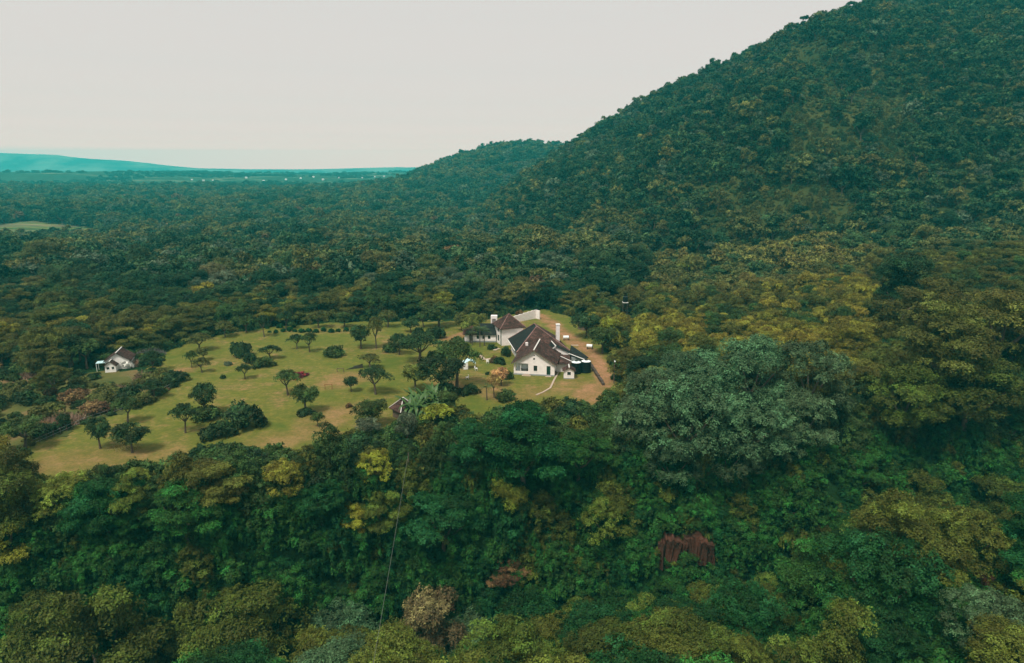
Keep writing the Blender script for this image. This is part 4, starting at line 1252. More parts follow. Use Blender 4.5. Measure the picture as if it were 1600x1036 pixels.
# --- main block with a hipped roof
FB = hx(frame_at(1.7, 160.6, 0, math.radians(9)))
WB, LB_, HB, HT = 11.8, 12.4, 3.3, 7.7
m = MB(FB)
wall_with_holes(m, 0, WB, 0, .25, -.4, HB, [(9.0, 10.2, 1.5, 2.7)])
m.box(0, .25, .25, 4, -.4, HB).box(0, .25, 4, 11, -.4, .9).box(0, .25, 11, LB_, -.4, HB).box(WB - .25, WB, .25, LB_, -.4, HB).box(.25, WB - .25, LB_ - .25, LB_, -.4, HB)
m.box(2.6, 2.85, .25, LB_ - .25, -.4, HB)
m.build('wall', WHITE, HOUSE)
window(FB, HOUSE, 9.0, 10.2, 1.5, 2.7)
p_ = MB(FB)
for yy in (4.1, 6.3, 8.6, 10.8): p_.box(.03, .2, yy - .09, yy + .09, .9, HB - .05)
p_.build('veranda_post', WHITE2, HOUSE)
MB(FB).box(-.12, .3, 3.9, 11.1, .9, 1.02).build('veranda_rail', WHITE2, HOUSE)
o_ = .75
ex, ey = o_, o_
e0, e1, e2, e3 = (-ex, -ey, HB - .35), (WB + ex, -ey, HB - .35), (WB + ex, LB_ + ey, HB - .35), (-ex, LB_ + ey, HB - .35)
t0, t1 = (5.6, 6.2, HT), (5.6, 9.6, HT)
rf = MB(FB).slab([e0, e1, t0], .15).slab([e2, e3, t1], .15).build('roof', TILE_R, HOUSE)
MB(FB).slab([e3, e0, t0, t1], .15).build('dark_slope', TILE_D, rf)  # left slope coloured darker than the other slopes
MB(FB).slab([e1, e2, t1, t0], .15).build('tiled_slope', TILE_R, rf)
up = lambda p, dz=.06: (p[0], p[1], p[2] + dz)
MB(FB).bar(up(t0), up(t1), .28, .16).bar(up(t0), up(e0), .28, .14).bar(up(t0), up(e1), .28, .14).bar(up(t1), up(e2), .28, .14).bar(up(t1), up(e3), .28, .14).build('hip_cap', TILE_CAP, rf)
MB(FB).bar((-ex - .05, -ey + 2.2, HB - .42), (-ex - .05, LB_ + ey, HB - .42), .14, .16).build('gutter', WHITE2, rf)
# little cross gable with pale flashing on the front slope, right
FX = hx(frame_at(1.7 + 8.1, 160.6 + .6, 0, math.radians(9)))
cg = MB(FX).slab([(-2.0, -2.2, 3.1), (.4, -2.2, 4.75), (.4, 4.6, 4.75), (-2.0, 1.2, 3.1)], .14).slab([(.4, -2.2, 4.75), (4.6, -2.2, 2.75), (4.6, 1.2, 2.75), (.4, 4.6, 4.75)], .14).build('cross_gable', TILE_D, rf)
MB(FX).bar((-1.9, -2.24, 3.1), (.4, -2.24, 4.72), .08, .24).bar((.4, -2.24, 4.82), (.4, 4.5, 4.82), .22, .12).build('pale_flashing', TRIM, cg)
MB(FX).poly([(-1.6, -1.9, 3.0), (3.9, -1.9, 2.9), (.4, -1.9, 4.6)]).box(-1.6, 3.9, -1.9, -1.65, -.4, 2.95).build('gable_wall', WHITE, HOUSE)
window(hx(frame_at(1.7 + 8.1 + math.cos(.157) * 0 , 160.6 + .6, 0, math.radians(9))), HOUSE, 1.2, 2.3, 1.3, 2.6, -2.0)
# chimney
ch = MB(hx(frame_at(11.6, 168.2, 0, .16))).box(-.42, .42, -.42, .42, 2.5, 8.0).build('chimney', WHITE, rf)
MB(hx(frame_at(11.6, 168.2, 0, .16))).box(-.5, .5, -.5, .5, 8.0, 8.2).build('chimney_cap', WHITE2, ch)
MB(hx(frame_at(3.6, 162.2, 0, .16))).box(-.3, .3, -.3, .3, 3.5, 4.9).build('small_chimney', WHITE, rf)

# --- low lean-to roofs on the right
lt = MB(hx(frame_at(0, 0, 0, 0))).slab([(13.9, 159.8, 2.75), (17.3, 156.2, 2.25), (18.4, 158.4, 2.2), (14.9, 167.0, 3.0)], .14).build('lean_to_roof', TILE_D, HOUSE)
MB(hx(frame_at(0, 0, 0, 0))).bar((13.3, 160.2, 2.85), (17.4, 156.0, 2.22), .16, .12).build('gutter', WHITE2, lt)
MB(hx(frame_at(0, 0, 0, 0))).box(14.4, 17.2, 158.6, 164.5, -.4, 2.0).build('lean_to_wall', GREYP, HOUSE)
l2 = MB(hx(frame_at(0, 0, 0, 0))).slab([(10.0, 152.2, 2.35), (13.7, 152.9, 2.15), (13.9, 158.2, 2.85), (10.4, 158.2, 2.95)], .14).build('lean_to_roof', TILE_R, HOUSE)
MB(hx(frame_at(0, 0, 0, 0))).bar((10.2, 158.6, 3.05), (14.6, 153.4, 2.3), .14, .1).build('gutter', WHITE2, l2)
MB(hx(frame_at(0, 0, 0, 0))).box(10.2, 13.4, 153.2, 158, -.4, 2.0).build('lean_to_wall', WHITE, HOUSE)

# --- square tower
FT_ = hx(frame_at(-2.75, 177.4, 0, math.radians(19)))
TW, TH, TP = 6.1, 5.0, 8.1
m = MB(FT_)
m.box(0, TW, 0, .3, -.4, TH).box(TW - .3, TW, .3, TW, -.4, TH).box(.3, TW - .3, TW - .3, TW, -.4, TH)
# left side wall with two openings, along y
for y0, y1, z0, z1 in ((.3, 2.3, -.4, TH), (3.5, TW, -.4, TH), (2.3, 3.5, -.4, .8), (2.3, 3.5, 2.5, 3.4), (2.3, 3.5, 4.3, TH)): m.box(0, .3, y0, y1, z0, z1)
m.build('tower_wall', WHITE, HOUSE)
aw = MB(FT_)
def arch(y0, y1, z0, zs, x):
    pts = [(x, y0, z0), (x, y1, z0)] + [(x, (y0 + y1) / 2 + (y1 - y0) / 2 * math.cos(a_), zs + (y1 - y0) / 2 * math.sin(a_)) for a_ in np.linspace(0, math.pi, 9)]
    return pts
w_ = MB(FT_).box(.1, .14, 2.3, 3.5, .8, 2.5).build('arched_window', GLASS, HOUSE)
MB(FT_).bar((.06, 2.32, .8), (.06, 2.32, 2.5), .07).bar((.06, 3.48, .8), (.06, 3.48, 2.5), .07).bar((.06, 2.9, .8), (.06, 2.9, 2.5), .05).bar((.06, 2.3, 1.7), (.06, 3.5, 1.7), .05).build('frame', DARKG, w_)
w_ = MB(FT_).box(.1, .14, 2.3, 3.5, 3.4, 4.3).build('window', GLASS, HOUSE)
MB(FT_).bar((.06, 2.9, 3.4), (.06, 2.9, 4.3), .05).bar((.06, 2.3, 3.85), (.06, 3.5, 3.85), .05).build('frame', DARKG, w_)
MB(FT_).box(-.09, -.002, .25, .75, -.2, TH - .1).build('drain_strip', DARKG, HOUSE)
MB(FT_).cyl(TW - .9, -.1, 0, TH - .1, .08).build('drain_pipe', WHITE2, HOUSE)
q_ = .6
c0, c1, c2, c3, ap = (-q_, -q_, TH - .15), (TW + q_, -q_, TH - .15), (TW + q_, TW + q_, TH - .15), (-q_, TW + q_, TH - .15), (TW / 2, TW / 2, TP)
tr = MB(FT_).slab([c0, c1, ap], .14).slab([c1, c2, ap], .14).slab([c2, c3, ap], .14).slab([c3, c0, ap], .14).build('tower_roof', TILE_R, HOUSE)
h_ = MB(FT_)
for c_ in (c0, c1, c2, c3): h_.bar(up(c_), up(ap), .2, .12)
h_.build('hip_cap', TILE_CAP, tr)
MB(FT_).box(-.5, TW + .5, -.5, -.32, TH - .32, TH - .14 - .12).box(-.5, -.32, -.32, TW + .5, TH - .32, TH - .26).build('eave_board', WHITE2, tr)
# connecting parapet between tower and main block
MB(hx(frame_at(0, 0, 0, 0))).box(1.5, 4.6, 173.6, 179.2, -.4, 3.6).build('link_wall', WHITE, HOUSE)

# --- low wing left of the tower
FL = hx(frame_at(-13.0, 181.6, 0, math.radians(-2)))
m = MB(FL)
wall_with_holes(m, 0, 8.6, 0, .3, .5, 2.5, [(3.3, 4.0, 1.0, 2.0), (4.9, 5.6, 1.0, 2.0), (6.4, 7.1, 1.0, 2.0), (1.4, 2.3, .5, 2.2)])
m.box(0, .3, .3, 6, .5, 2.5).box(.3, 8.6, 5.7, 6, .5, 2.5)
m.poly([(0, 0, 2.5), (0, 6, 2.5), (0, 3, 4.4)])
m.build('wing_wall', WHITE, HOUSE)
MB(FL).box(-.05, 8.6, -.05, 6.05, -.5, .5).build('plinth', GREYP, HOUSE)
for xx in (3.3, 4.9, 6.4):
    w_ = MB(FL).box(xx, xx + .7, .15, .2, 1.0, 2.0).build('window', GLASS, HOUSE)
    MB(FL).box(xx + .32, xx + .38, .11, .148, 1.0, 2.0).build('frame', FRAME, w_)
MB(FL).box(1.4, 2.3, .14, .2, .5, 2.2).build('door', FRAME, HOUSE)
wr = MB(FL).slab([(3.4, -.4, 2.35), (8.7, -.4, 2.35), (8.7, 3, 4.75), (3.4, 3, 4.75)], .14).slab([(8.7, 6.4, 2.35), (3.4, 6.4, 2.35), (3.4, 3, 4.75), (8.7, 3, 4.75)], .14).build('wing_roof', TILE_D, HOUSE)
MB(FL).slab([(-.5, -.4, 2.35), (3.38, -.4, 2.35), (3.38, 3, 4.1), (-.5, 3, 4.1)], .14).slab([(3.38, 6.4, 2.35), (-.5, 6.4, 2.35), (-.5, 3, 4.1), (3.38, 3, 4.1)], .14).build('wing_roof', TILE_R, HOUSE)
cb = MB(FL).box(7.0, 7.35, 3.6, 5.2, 3.2, 6.7).box(8.4, 8.75, 3.6, 5.2, 3.2, 6.7).box(7.35, 8.4, 3.6, 5.2, 5.9, 6.7).box(7.35, 8.4, 4.3, 4.5, 3.2, 5.9).build('bell_chimney', WHITE, HOUSE)

# --- separate: long white yard wall behind the house
FW = frame_at(-3.0, 203.0, 0, math.atan2(9.2, 10.6))
WL = math.hypot(10.6, 9.2)
yw = empty('yard_wall', (-3, 203, 0)); tag(yw, 'long white wall with a stepped top behind the tower', 'wall')
steps = 8
for i in range(steps):
    h_ = 1.5 + 1.35 * (i + 1) / steps
    MB(lambda p: tuple(a_ - b_ for a_, b_ in zip(FW(p), (-3, 203, 0)))).box(i * WL / steps, (i + 1) * WL / steps, 0, .3, -.5, h_).build('wall_step', WHITE, yw)
MB(lambda p: tuple(a_ - b_ for a_, b_ in zip(FW(p), (-3, 203, 0)))).box(WL, WL + .3, -1.6, .3, -.5, 2.85).build('end_return', WHITE, yw)

# --- outhouse
OHX, OHY = 12.9, 148.6
oh = empty('outhouse', (OHX, OHY, 0), math.radians(-2)); tag(oh, 'tiny white outhouse with one window and a small pitched roof', 'outhouse')
m = MB(); wall_with_holes(m, -1.15, 1.15, -1.0, -.85, .3, 2.1, [(-.4, .4, 1.0, 1.75)])
m.box(-1.15, -1.0, -.85, 1.0, .3, 2.1).box(1.0, 1.15, -.85, 1.0, .3, 2.1).box(-1.0, 1.0, .85, 1.0, .3, 2.1).poly([(-1.15, -1, 2.1), (1.15, -1, 2.1), (0, -1, 2.75)]).poly([(1.15, 1, 2.1), (-1.15, 1, 2.1), (0, 1, 2.75)])
m.build('wall', WHITE, oh); MB().box(-1.2, 1.2, -1.05, 1.05, -.4, .3).build('plinth', GREYP, oh)
window(lambda p: (p[0], p[1] - 1.0, p[2]), oh, -.4, .4, 1.0, 1.75)
gable_roof(lambda p: (p[0] - 1.15, p[1], p[2]), oh, 2.3, -1.35, 1.3, 2.1, 2.75, .35, TILE_R, .1)

# --- black water tanks by the outhouse
for n_, (tx, ty, lab) in enumerate(((14.9, 152.2, 'black water tank next to the outhouse, left one of the pair'), (17.25, 153.0, 'black water tank at the outer corner, right one of the pair'))):
    o = empty('water_tank', (tx, ty, 0)); tag(o, lab, 'water tank', 'black water tanks by the outhouse')
    b_ = MB().cyl(0, 0, -.3, 2.75, 1.16, n=20)
    for z in (.5, 1.0, 1.5, 2.0, 2.5): b_.cyl(0, 0, z - .04, z + .04, 1.2, n=20)
    b_.build('tank_body', BLACKP, o); MB().cyl(0, 0, 2.76, 3.0, 1.1, .5, 20).build('tank_top', PALEP, o); MB().cyl(0, 0, 3.0, 3.12, .4, n=12).build('lid', BLACKP, o)

# --- things in the yard to the right
def lying_tank(px, py, yaw, label):
    x, y, z = foot(px, py); o = empty('drum', (x, y, z), yaw); tag(o, label, 'drum')
    fr = lambda p: (p[2] - .9, p[1], p[0] + .95)
    MB(fr).cyl(0, 0, 0, 1.5, .45, n=14).build('drum_body', PALEP, o)
    MB(fr).cyl(0, 0, 1.5, 1.62, .46, n=14).build('drum_end', BLACKP, o)
    MB().box(-.8, -.7, -.4, .4, -.3, .62).box(.5, .6, -.4, .4, -.3, .62).build('stand', FRAME, o)
lying_tank(885, 532, .05, 'white drum lying on a stand beyond the tall chimney')
lying_tank(922, 546, -.3, 'white drum lying on a stand at the right edge of the yard')
x, y, z = foot(898, 540); o = MB().box(-.95, .95, -.3, .3, -.2, .14).build('slab', PATH, None, (x, y, z)); tag(o, 'pale concrete slab on the earth track by the house', 'slab')
# low dark wall from the tanks to the corner
a_, b_ = flat(919, 566), flat(943, 603)
dw = empty('garden_wall', (a_[0], a_[1], 0)); tag(dw, 'low dark stone wall running from the tanks to the yard corner', 'wall')
d_ = np.array(b_) - np.array(a_); nseg = 14
fw = frame_at(0, 0, 0, math.atan2(d_[1], d_[0])); Lw = float(np.hypot(*d_))
for i in range(nseg):
    g_ = float(H(a_[0] + d_[0] * (i + .5) / nseg, a_[1] + d_[1] * (i + .5) / nseg))
    h_ = .72 + .08 * math.sin(i * 2.3)
    MB(fw).box(i * Lw / nseg + .01, (i + 1) * Lw / nseg - .01, -.26 - .03 * (i % 3), .26 + .02 * (i % 2), g_ - .4, g_ + h_).build('wall_stone', STONE, dw)
# utility pole
x, y, z = foot(959, 600)
o = empty('utility_pole', (x, y, z)); tag(o, 'wooden pole with a lamp at the right edge of the yard', 'pole')
link('pole', tubes_mesh('pole', [[(0, 0, -.5, .11), (0, 0, 5.5, .08)]], WOOD, 8), o)
MB().box(-.05, .05, -.35, .05, 5.3, 5.42).box(-.14, .14, -.62, -.3, 5.2, 5.4).build('lamp_head', PALEP, o)
# paths
def path_strip(name, pts, w, label, mat=PATH):
    m = MB()
    P_ = [foot(*p) for p in pts]
    Q_ = []
    for p, q in zip(P_[:-1], P_[1:]):
        for i in range(6):
            t = i / 6; x, y = p[0] + (q[0] - p[0]) * t, p[1] + (q[1] - p[1]) * t; Q_.append((x, y))
    Q_.append(P_[-1][:2])
    for p, q in zip(Q_[:-1], Q_[1:]):
        d = Vector((q[0] - p[0], q[1] - p[1])).normalized(); n = Vector((-d.y, d.x)) * w / 2
        za, zb = float(H(*p)) + .2, float(H(*q)) + .2
        m.slab([(p[0] - n.x, p[1] - n.y, za), (q[0] - n.x, q[1] - n.y, zb), (q[0] + n.x, q[1] + n.y, zb), (p[0] + n.x, p[1] + n.y, za)], .3)
    o = m.build(name, mat); tag(o, label, kind='structure'); return o
path_strip('path', [(876, 577), (866, 594), (860, 607), (848, 614), (838, 618)], .38, 'narrow pale path running from the house to the garden')
path_strip('path', [(750, 556), (757, 562.5), (771, 561)], .8, 'pale garden path left of the house')
path_strip('path', [(772, 548), (780, 545)], .9, 'short pale steps at the tower foot')
# pale tarpaulin shelter and white chairs under the garden tree
x, y, z = foot(733, 576)
o = empty('garden_tent', (x, y, z), .2); tag(o, 'pale blue and white tarpaulin shelter under the wide-armed tree', 'tent')
MB().slab([(-1.5, -1.1, 1.55), (0, -1.1, 2.3), (0, 1.2, 2.35), (-1.5, 1.2, 1.6)], .04).slab([(0, -1.1, 2.3), (1.5, -1.1, 1.5), (1.5, 1.2, 1.6), (0, 1.2, 2.35)], .04).build('canopy', TARP, o)
MB().slab([(-1.5, -1.14, 1.5), (-1.5, -1.1, .2), (-.4, -1.1, .2), (-.4, -1.14, 1.9)], .03).build('side_sheet', WHITE2, o)
MB().bar((-1.4, -1, -.2), (-1.4, -1, 1.6), .06).bar((1.4, -1, -.2), (1.4, -1, 1.55), .06).bar((1.4, 1.1, -.2), (1.4, 1.1, 1.6), .06).bar((-1.4, 1.1, -.2), (-1.4, 1.1, 1.6), .06).build('pole', STEEL, o)
for n_, (px, py, lab) in enumerate(((709, 577, 'leftmost white garden chair under the big trees'), (714, 577.5, 'white garden chair between the leftmost one and the tarpaulin'), (720, 576.5, 'white garden chair just left of the tarpaulin'), (744, 579, 'white garden chair just right of the tarpaulin'), (730, 593, 'white garden chair alone in front of the tarpaulin'), (762, 568, 'white garden chair at the end of the garden path'))):
    x, y, z = foot(px, py); c = empty('garden_chair', (x, y, z + .1), random.uniform(0, 6)); tag(c, lab, 'chair', 'white garden chairs')
    MB().box(-.3, .3, -.3, .3, .42, .5).build('seat', WHITE2, c); MB().box(-.3, .3, .3, .37, .45, 1.0).build('backrest', WHITE2, c)
    for sx in (-.26, .26):
        for sy in (-.26, .26): MB().box(sx - .03, sx + .03, sy - .03, sy + .03, -.15, .42).build('leg', WHITE2, c)
# hut roofs
def hut(px, py, w, wh, rh, label, yaw, mat=TILE_R, zadd=0):
    x, y, z = foot(px, py); o = empty('hut', (x, y, z), yaw); tag(o, label, 'hut')
    a = w / 2
    MB().box(-a, a, -a, a, -.4, wh).build('wall', WOOD, o)
    q = a + .5; ap = (0, 0, wh + rh)
    cs = [(-q, -q, wh - .1), (q, -q, wh - .1), (q, q, wh - .1), (-q, q, wh - .1)]
    m = MB()
    for i in range(4): m.slab([cs[i], cs[(i + 1) % 4], ap], .12)
    r = m.build('roof', mat, o); m = MB()
    for c_ in cs: m.bar(up(c_), up(ap), .14, .08)
    m.build('hip_cap', TRIM, r)
    MB().box(-.4, .4, -a - .04, -a - .002, 0, 1.8).build('door', FRAME, o)
hut(631, 652, 3.0, 2.0, 2.0, 'small hut with a brown pyramid roof half hidden below the lawn', .75)
hut(914, 515, 3.0, 2.1, 1.6, 'small brown-roofed hut under trees at the back of the yard', .6)
# water tank on a stand above the canopy
d = ray(977, 471); y = 212; t = y / d[1]; x = d[0] * t; zt = CAM_Z + d[2] * t
gz = float(H(x, y))
o = empty('tank_tower', (x, y, gz)); tag(o, 'black water tank on a pale stand rising from the canopy', 'tank tower')
hz = zt - gz
MB().bar((-.7, -.7, -.3), (-.7, -.7, hz - .5), .14).bar((.7, -.7, -.3), (.7, -.7, hz - .5), .14).bar((.7, .7, -.3), (.7, .7, hz - .5), .14).bar((-.7, .7, -.3), (-.7, .7, hz - .5), .14).bar((-.7, -.7, .3), (.7, -.7, hz - .8), .08).bar((.7, -.7, .3), (-.7, -.7, hz - .8), .08).build('stand', FRAME, o)
MB().box(-.85, .85, -.85, .85, hz - .35, hz - .15).build('platform', TRIM, o)
b_ = MB().cyl(0, 0, hz - .14, hz + 1.5, .8, n=18); b_.build('tank_body', BLACKP, o); MB().cyl(0, 0, hz + 1.5, hz + 1.7, .78, .3, 18).build('lid', BLACKP, o)
# earth bank and goal frames on the levelled pitch
p0, p1 = foot(536, 579), foot(567, 575)
dx, dy = p1[0] - p0[0], p1[1] - p0[1]; fb = frame_at(p0[0], p0[1], p0[2], math.atan2(dy, dx)); lb = math.hypot(dx, dy)
o = MB(fb).poly([(0, 0, 0), (lb, -.3, 0), (lb, 0, 1.1)]).poly([(0, 0, 0), (lb, 0, 1.1), (lb, 2.5, .2), (.4, 2.2, 0)]).poly([(lb, -.3, 0), (lb, 2.5, .2), (lb, 0, 1.1)]).build('earth_bank', plain('dark_earth', (.035, .03, .02), .3, 1), None); tag(o, 'dark wedge-shaped earth bank on the lawn behind the goal', 'bank')
def goal(px0, px1, py, h, label, mat):
    a_, b_ = foot(px0, py), foot(px1, py); o = empty('goal_frame', a_); tag(o, label, 'goal')
    v = (b_[0] - a_[0], b_[1] - a_[1])
    MB().bar((0, 0, -.2), (0, 0, h), .12).build('post', mat, o); MB().bar((v[0], v[1], -.2), (v[0], v[1], h), .12).build('post', mat, o); MB().bar((0, 0, h), (v[0], v[1], h), .12).build('crossbar', mat, o)
goal(508, 519, 609, 1.25, 'rusty brown goal frame at the near end of the pitch', plain('rusty_pipe', (.22, .12, .05), .2, 4))
goal(527, 537, 582, 1.0, 'dark goal frame beside the earth bank', WOOD)

# --- white cottage at the left
cx, cy2, cz = foot(180, 577)
cx += 1.0
COT = empty('cottage', (cx - .3, cy2, cz), math.radians(17), (.84, .84, .84)); tag(COT, 'small white cottage with a brown pitched roof left of the lawn', 'cottage')
w, l, he, hr = 6.2, 6.4, 2.6, 4.7
m = MB(); wall_with_holes(m, -w / 2, w / 2, 0, .2, -.4, he, [(1.4, 2.3, 1.0, 2.0)]); m.box(-w / 2, -w / 2 + .2, .2, l, -.4, he).box(w / 2 - .2, w / 2, .2, l, -.4, he).box(-w / 2 + .2, w / 2 - .2, l - .2, l, -.4, he)
m.poly([(-w / 2, 0, he), (w / 2, 0, he), (0, 0, hr)]).poly([(w / 2, l, he), (-w / 2, l, he), (0, l, hr)]); m.build('wall', WHITE2, COT)
gable_roof(lambda p: (p[0] - w / 2, p[1], p[2]), COT, w, -.45, l + .4, he, hr, .45, TILE_R, .13)
window(lambda p: p, COT, 1.4, 2.3, 1.0, 2.0)
m = MB(); wall_with_holes(m, -2.6, .1, -2.6, -2.4, -.4, 1.9, [(-2.2, -1.5, .8, 1.5), (-.9, -.3, .8, 1.5)]); m.box(-2.6, -2.4, -2.4, 0, -.4, 1.9).box(-.1, .1, -2.4, 0, -.4, 1.9).poly([(-2.6, -2.6, 1.9), (.1, -2.6, 1.9), (-1.25, -2.6, 3.0)]); m.build('porch_wall', WHITE2, COT)
window(lambda p: (p[0], p[1] - 2.6, p[2]), COT, -2.2, -1.5, .8, 1.5); window(lambda p: (p[0], p[1] - 2.6, p[2]), COT, -.9, -.3, .8, 1.5)
gable_roof(lambda p: (p[0] - 2.6, p[1], p[2]), COT, 2.7, -2.9, -.02, 1.9, 3.0, .3, TILE_R, .1)
MB().slab([(-5.2, -.8, 2.35), (-2.9, -.8, 2.4), (-2.9, 1.4, 2.5), (-5.2, 1.4, 2.45)], .1).build('side_canopy', TARP, COT)
MB().bar((-5.1, -.7, -.3), (-5.1, -.7, 2.3), .09).bar((-5.1, 1.3, -.3), (-5.1, 1.3, 2.3), .09).build('canopy_post', WHITE2, COT)
x, y, z = foot(199, 575)
for n_ in range(1):
    tree('bush', x, y, 1.6, (.55, .55, .50), 'white flowering bush at the right side of the cottage', cat='shrub', name='shrub', z=z, sz=1.3)

# fence along the left side of the lawn
fp = [(52, 697), (95, 678), (135, 660), (180, 646), (222, 628), (262, 610), (284, 598)]
fen = empty('lawn_fence', foot(*fp[0])); f0 = foot(*fp[0]); tag(fen, 'thin wire fence on wooden posts along the left side of the lawn', 'fence')
pts = []
for p, q in zip(fp[:-1], fp[1:]):
    for i in range(4):
        t = i / 4; pts.append(foot(p[0] + (q[0] - p[0]) * t, p[1] + (q[1] - p[1]) * t))
POST = tubes_mesh('post', [[(0, 0, -.3, .06), (0, 0, 1.25, .05)]], WOOD, 6)
for p in pts: link('post', POST, fen, tuple(p[j] - f0[j] for j in range(3)))
for hh_ in (.5, 1.05):
    link('wire', tubes_mesh('wire', [[(p[0] - f0[0], p[1] - f0[1], p[2] - f0[2] + hh_, .018) for p in pts]], STEEL, 4), fen)

# cable over the ravine between two poles
def upray(px, py, y):
    d = ray(px, py); t = y / d[1]; return (d[0] * t, y, CAM_Z + d[2] * t)
cA, cB = upray(579, 1062, 58.0), upray(638, 708, 104.0)
cpts = []
for i in range(25):
    t = i / 24; cpts.append((cA[0] + (cB[0] - cA[0]) * t, cA[1] + (cB[1] - cA[1]) * t, cA[2] + (cB[2] - cA[2]) * t - .25 * 4 * t * (1 - t), .017))
cab = link('cable', tubes_mesh('cable', [cpts], plain('pale_cable', (.16, .17, .15), .1, 4), 5)); tag(cab, 'thin pale cable hanging across the ravine', 'cable')
for p, lab in ((cA, 'wooden pole on the near bank carrying the cable'), (cB, 'wooden pole among the trees below the lawn carrying the cable')):
    g_ = float(H(p[0], p[1])); o = link('cable_pole', tubes_mesh('cable_pole', [[(0, 0, -.6, .11), (0, 0, p[2] - g_ + .15, .06)]], BARK, 8), None, (p[0], p[1], g_)); tag(o, lab, 'pole')

# red rock faces on the ravine side
def rock_face(px, py, w, hh, y, label, seed, n):
    d = ray(px, py); t = y / d[1]; x, z = d[0] * t, CAM_Z + d[2] * t
    ww, hg = w / F_PX * t, hh / F_PX * t
    r = np.random.default_rng(seed)
    o = empty('rock_face', (x, y, z)); tag(o, label, 'rock')
    # where the line of sight meets the slope, a little proud of it
    ts = np.linspace(60, 140, 400); hit = np.nonzero(CAM_Z + d[2] * ts < H(d[0] * ts, d[1] * ts) + .8)[0]
    if len(hit):
        t = float(ts[hit[0]]); o.location = (d[0] * t, d[1] * t, CAM_Z + d[2] * t); ww, hg = w / F_PX * t, hh / F_PX * t
    for i in range(n):
        bw = ww / n * r.uniform(.8, 1.35); bh = hg * r.uniform(.6, 1.15)
        bm = bmesh.new(); bmesh.ops.create_cube(bm, size=2); bmesh.ops.subdivide_edges(bm, edges=bm.edges, cuts=4, use_grid_fill=True)
        for v in bm.verts:
            c = v.co
            nz = float(vnoise(c.x * 1.7 + i * 7 + seed, c.z * 1.1 + c.y * 2, 5)) * .55 + float(vnoise(c.x * 4 + i, c.z * 2.6 + seed + c.y * 5, 6)) * .3
            top = .8 + .35 * float(vnoise(c.x * 1.5 + i * 3, c.y, 8))
            v.co = Vector((c.x * bw * .5 * (1 + nz * .5), c.y * 1.6 * (1 + nz * .8), c.z * bh * .5 * (top if c.z > 0 else 1.3)))
        me = bpy.data.meshes.new('rock'); bm.to_mesh(me); bm.free(); me.materials.append(ROCK)
        b = link('rock', me, o, ((i + .5 - n / 2) * ww / n, r.uniform(-.6, .9), r.uniform(-.16, .12) * hg)); b.rotation_euler = (r.normal() * .06, r.normal() * .06, r.normal() * .3)
rock_face(1064, 853, 96, 44, 106.5, 'bare red rock cliff breaking through the creepers in the ravine', 3, 9)
rock_face(1253, 966, 26, 26, 92, 'small dark red rock patch low in the ravine', 4, 3)
rock_face(1535, 912, 14, 50, 98, 'narrow red rock slit in the dark hollow at the right', 5, 2)

# scattered houses on the far plain
FHM = None
spots = [(300, 281), (318, 283), (333, 282), (352, 292), (365, 290), (378, 287), (391, 288), (402, 286), (412, 283), (425, 288), (438, 290), (447, 281), (470, 279), (490, 277), (505, 281), (530, 278), (548, 276), (566, 278), (585, 277), (270, 289), (290, 293), (340, 298), (36, 307), (165, 314), (600, 276), (612, 277), (430, 292), (464, 291), (385, 278), (520, 274)]
hw = MB().box(-1, 1, -.6, .6, -.3, .7); 
hm = MB().box(-1, 1, -.6, .6, -.5, .75)
spots.sort()
for n_, (px, py) in enumerate(spots):
    d = ray(px, py)
    ts = np.geomspace(900, 5600, 700); z_ = CAM_Z + d[2] * ts - H(d[0] * ts, d[1] * ts)
    hit = np.nonzero(z_ < 1)[0]
    if not len(hit): continue
    t = ts[hit[0]]; x, y = d[0] * t, d[1] * t
    s = 1.35 / F_PX * t * random.uniform(.8, 1.25)
    o = empty('far_house', (x, y, float(H(x, y)) + s * .35), random.uniform(-.4, .4), (s, s, s)); tag(o, ('leftmost ' if n_ == 0 else f'{ORD[n_]} from left, ') + 'tiny pale house far off on the hazy plain', 'house', 'far houses on the plain')
    if FHM is None:
        b1 = MB().box(-1, 1, -.6, .6, -.5, .6).build('wall', WHITE2, o)
        b2 = MB().slab([(-1.1, -.75, .6), (1.1, -.75, .6), (1.1, 0, 1.1), (-1.1, 0, 1.1)], .06).slab([(1.1, .75, .6), (-1.1, .75, .6), (-1.1, 0, 1.1), (1.1, 0, 1.1)], .06).build('roof', plain('pale_sheet_roof', (.55, .55, .53), .1, 1), o)
        FHM = (b1.data, b2.data)
    else:
        link('wall', FHM[0], o); link('roof', FHM[1], o)
# ---------------------------------------------------------------- undergrowth and creepers in the ravine
for o_ in list(C.objects):
    if o_.type == 'MESH' and o_.name.split('.')[0] in ('crown', 'trunk', 'foliage', 'stem'): FIRST.setdefault(o_.data.name, o_)
rows, used = [], {}
src = []
for key in ('bush', 'creeper'):
    for cm, tm, Rm in STOCK[key]:
        if cm.name in FIRST: src.append((key, cm, Rm))
X, Y, R = scatter(48, 140, 2.2, 1.4, 2.9)
X2, Y2, R2 = scatter(140, 270, 3.0, 1.1, 2.2)
d2_, _ = poly_dist(X2, Y2, np.vstack([YA, YA[:1]])); m2 = (d2_ < 16)
X3, Y3, R3 = scatter(280, 760, 3.0, 1.0, 2.1)
p3x, p3y, _ = project(X3, Y3, H(X3, Y3)); m3 = (p3x > 1060) & (p3x < 1440) & (p3y > 60) & (p3y < 400) & (rng.uniform(size=len(X3)) < .75)
X4, Y4, R4 = scatter(66, 136, 1.7, .9, 1.9)                 # more on the steep faces
m4 = np.abs(H(X4, Y4 + .8) - H(X4, Y4 - .8)) / 1.6 > .75
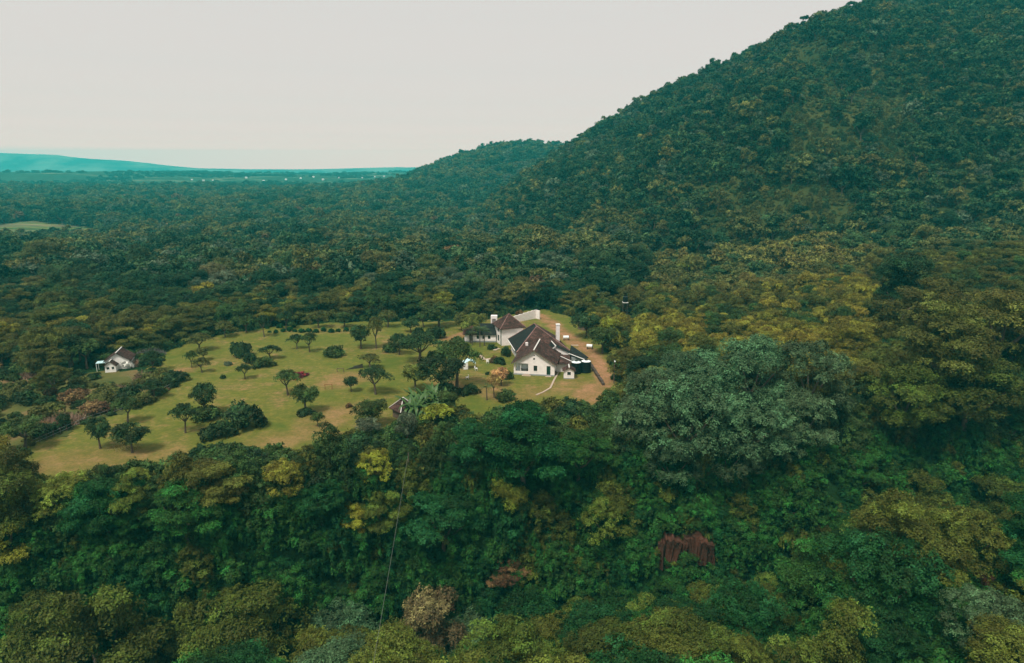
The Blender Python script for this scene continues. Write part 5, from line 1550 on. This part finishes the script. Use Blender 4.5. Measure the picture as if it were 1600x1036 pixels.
X, Y, R = np.concatenate([X, X2[m2], X3[m3], X4[m4]]), np.concatenate([Y, Y2[m2], Y3[m3], Y4[m4]]), np.concatenate([R, R2[m2], R3[m3], R4[m4]])
Z = H(X, Y); px, py, dep = project(X, Y, Z)
yd, _ = poly_dist(X, Y, np.vstack([YA, YA[:1]]))
ok = ~in_poly(X, Y, YARD) & ~in_poly(X, Y, SCRUBP) & (yd > 1.0) & (px > -120) & (px < 1720)
by, bz = ravine_floor(X)
qx, qy, _ = project(X, Y, Z + .7 * R); ok &= ~(in_poly(qx, qy, YARD_PX) & (Y < 150))
ROCKS = [[(1030, 838), (1100, 838), (1100, 862), (1030, 862)], [(1242, 954), (1264, 954), (1264, 980), (1242, 980)], [(1530, 894), (1541, 894), (1541, 928), (1530, 928)]]
ok &= ~hides(X, Y, Z, np.minimum(R * .6, 1.0)) | (Y < 112)
for P_ in ROCKS:
    for f_ in (.2, .9, 1.5):
        qx, qy, _ = project(X, Y, Z + f_ * R); ok &= ~in_poly(qx, qy, P_)
slope = (np.abs(H(X, Y + 1) - H(X, Y - 1)) / 2)
for i in np.nonzero(ok)[0]:
    # not over the bare rock
    cre = slope[i] > .5 and rng.uniform() < .55
    cand = [n for n, s in enumerate(src) if s[0] == ('creeper' if cre else 'bush')]
    n = cand[int(rng.integers(len(cand)))]
    used[n] = src[n][1]
    cn = 'green' if rng.uniform() < .6 else 'dark green' if rng.uniform() < .6 else 'olive'
    if Y[i] > 250: cn = 'olive' if rng.uniform() < .6 else 'green'
    tn = (HILLT if Y[i] > 225 else TINTS if Z[i] < -4 else MUTED)[cn]; j = rng.uniform(.75, 1.15)
    Ri = R[i] * (1.25 if cre else 1)
    rows.append((X[i], Y[i], Z[i] - .4, Ri / src[n][2], rng.uniform(0, 6.28), n, tn[0] * j, tn[1] * j, tn[2] * j, rng.uniform(.8, 1.5)))
scatter_object('undergrowth', rows, 'dense undergrowth and creepers filling the ravine between the trees', {n: [FIRST[cm.name]] for n, cm in used.items()})
# rough grass and low brush between the bushes of the scrub
tufts = []
# ---------------------------------------------------------------- haze
hz = MB().box(-7300, 7300, -7300, 7300, -46, HAZE_TOP).build('haze', PLAIN)
k = bpy.data.materials.new('haze_air'); k.use_nodes = True; t_ = k.node_tree; t_.nodes.clear()
ho = t_.nodes.new('ShaderNodeOutputMaterial'); pv = t_.nodes.new('ShaderNodeVolumePrincipled')
pv.inputs['Color'].default_value = (*HAZE_COL, 1); pv.inputs['Density'].default_value = HAZE_DENSITY; pv.inputs['Anisotropy'].default_value = 0.0
t_.links.new(pv.outputs[0], ho.inputs['Volume'])
hz.data.materials.clear(); hz.data.materials.append(k)
tag(hz, 'thin bluish haze over the whole landscape', kind='stuff')
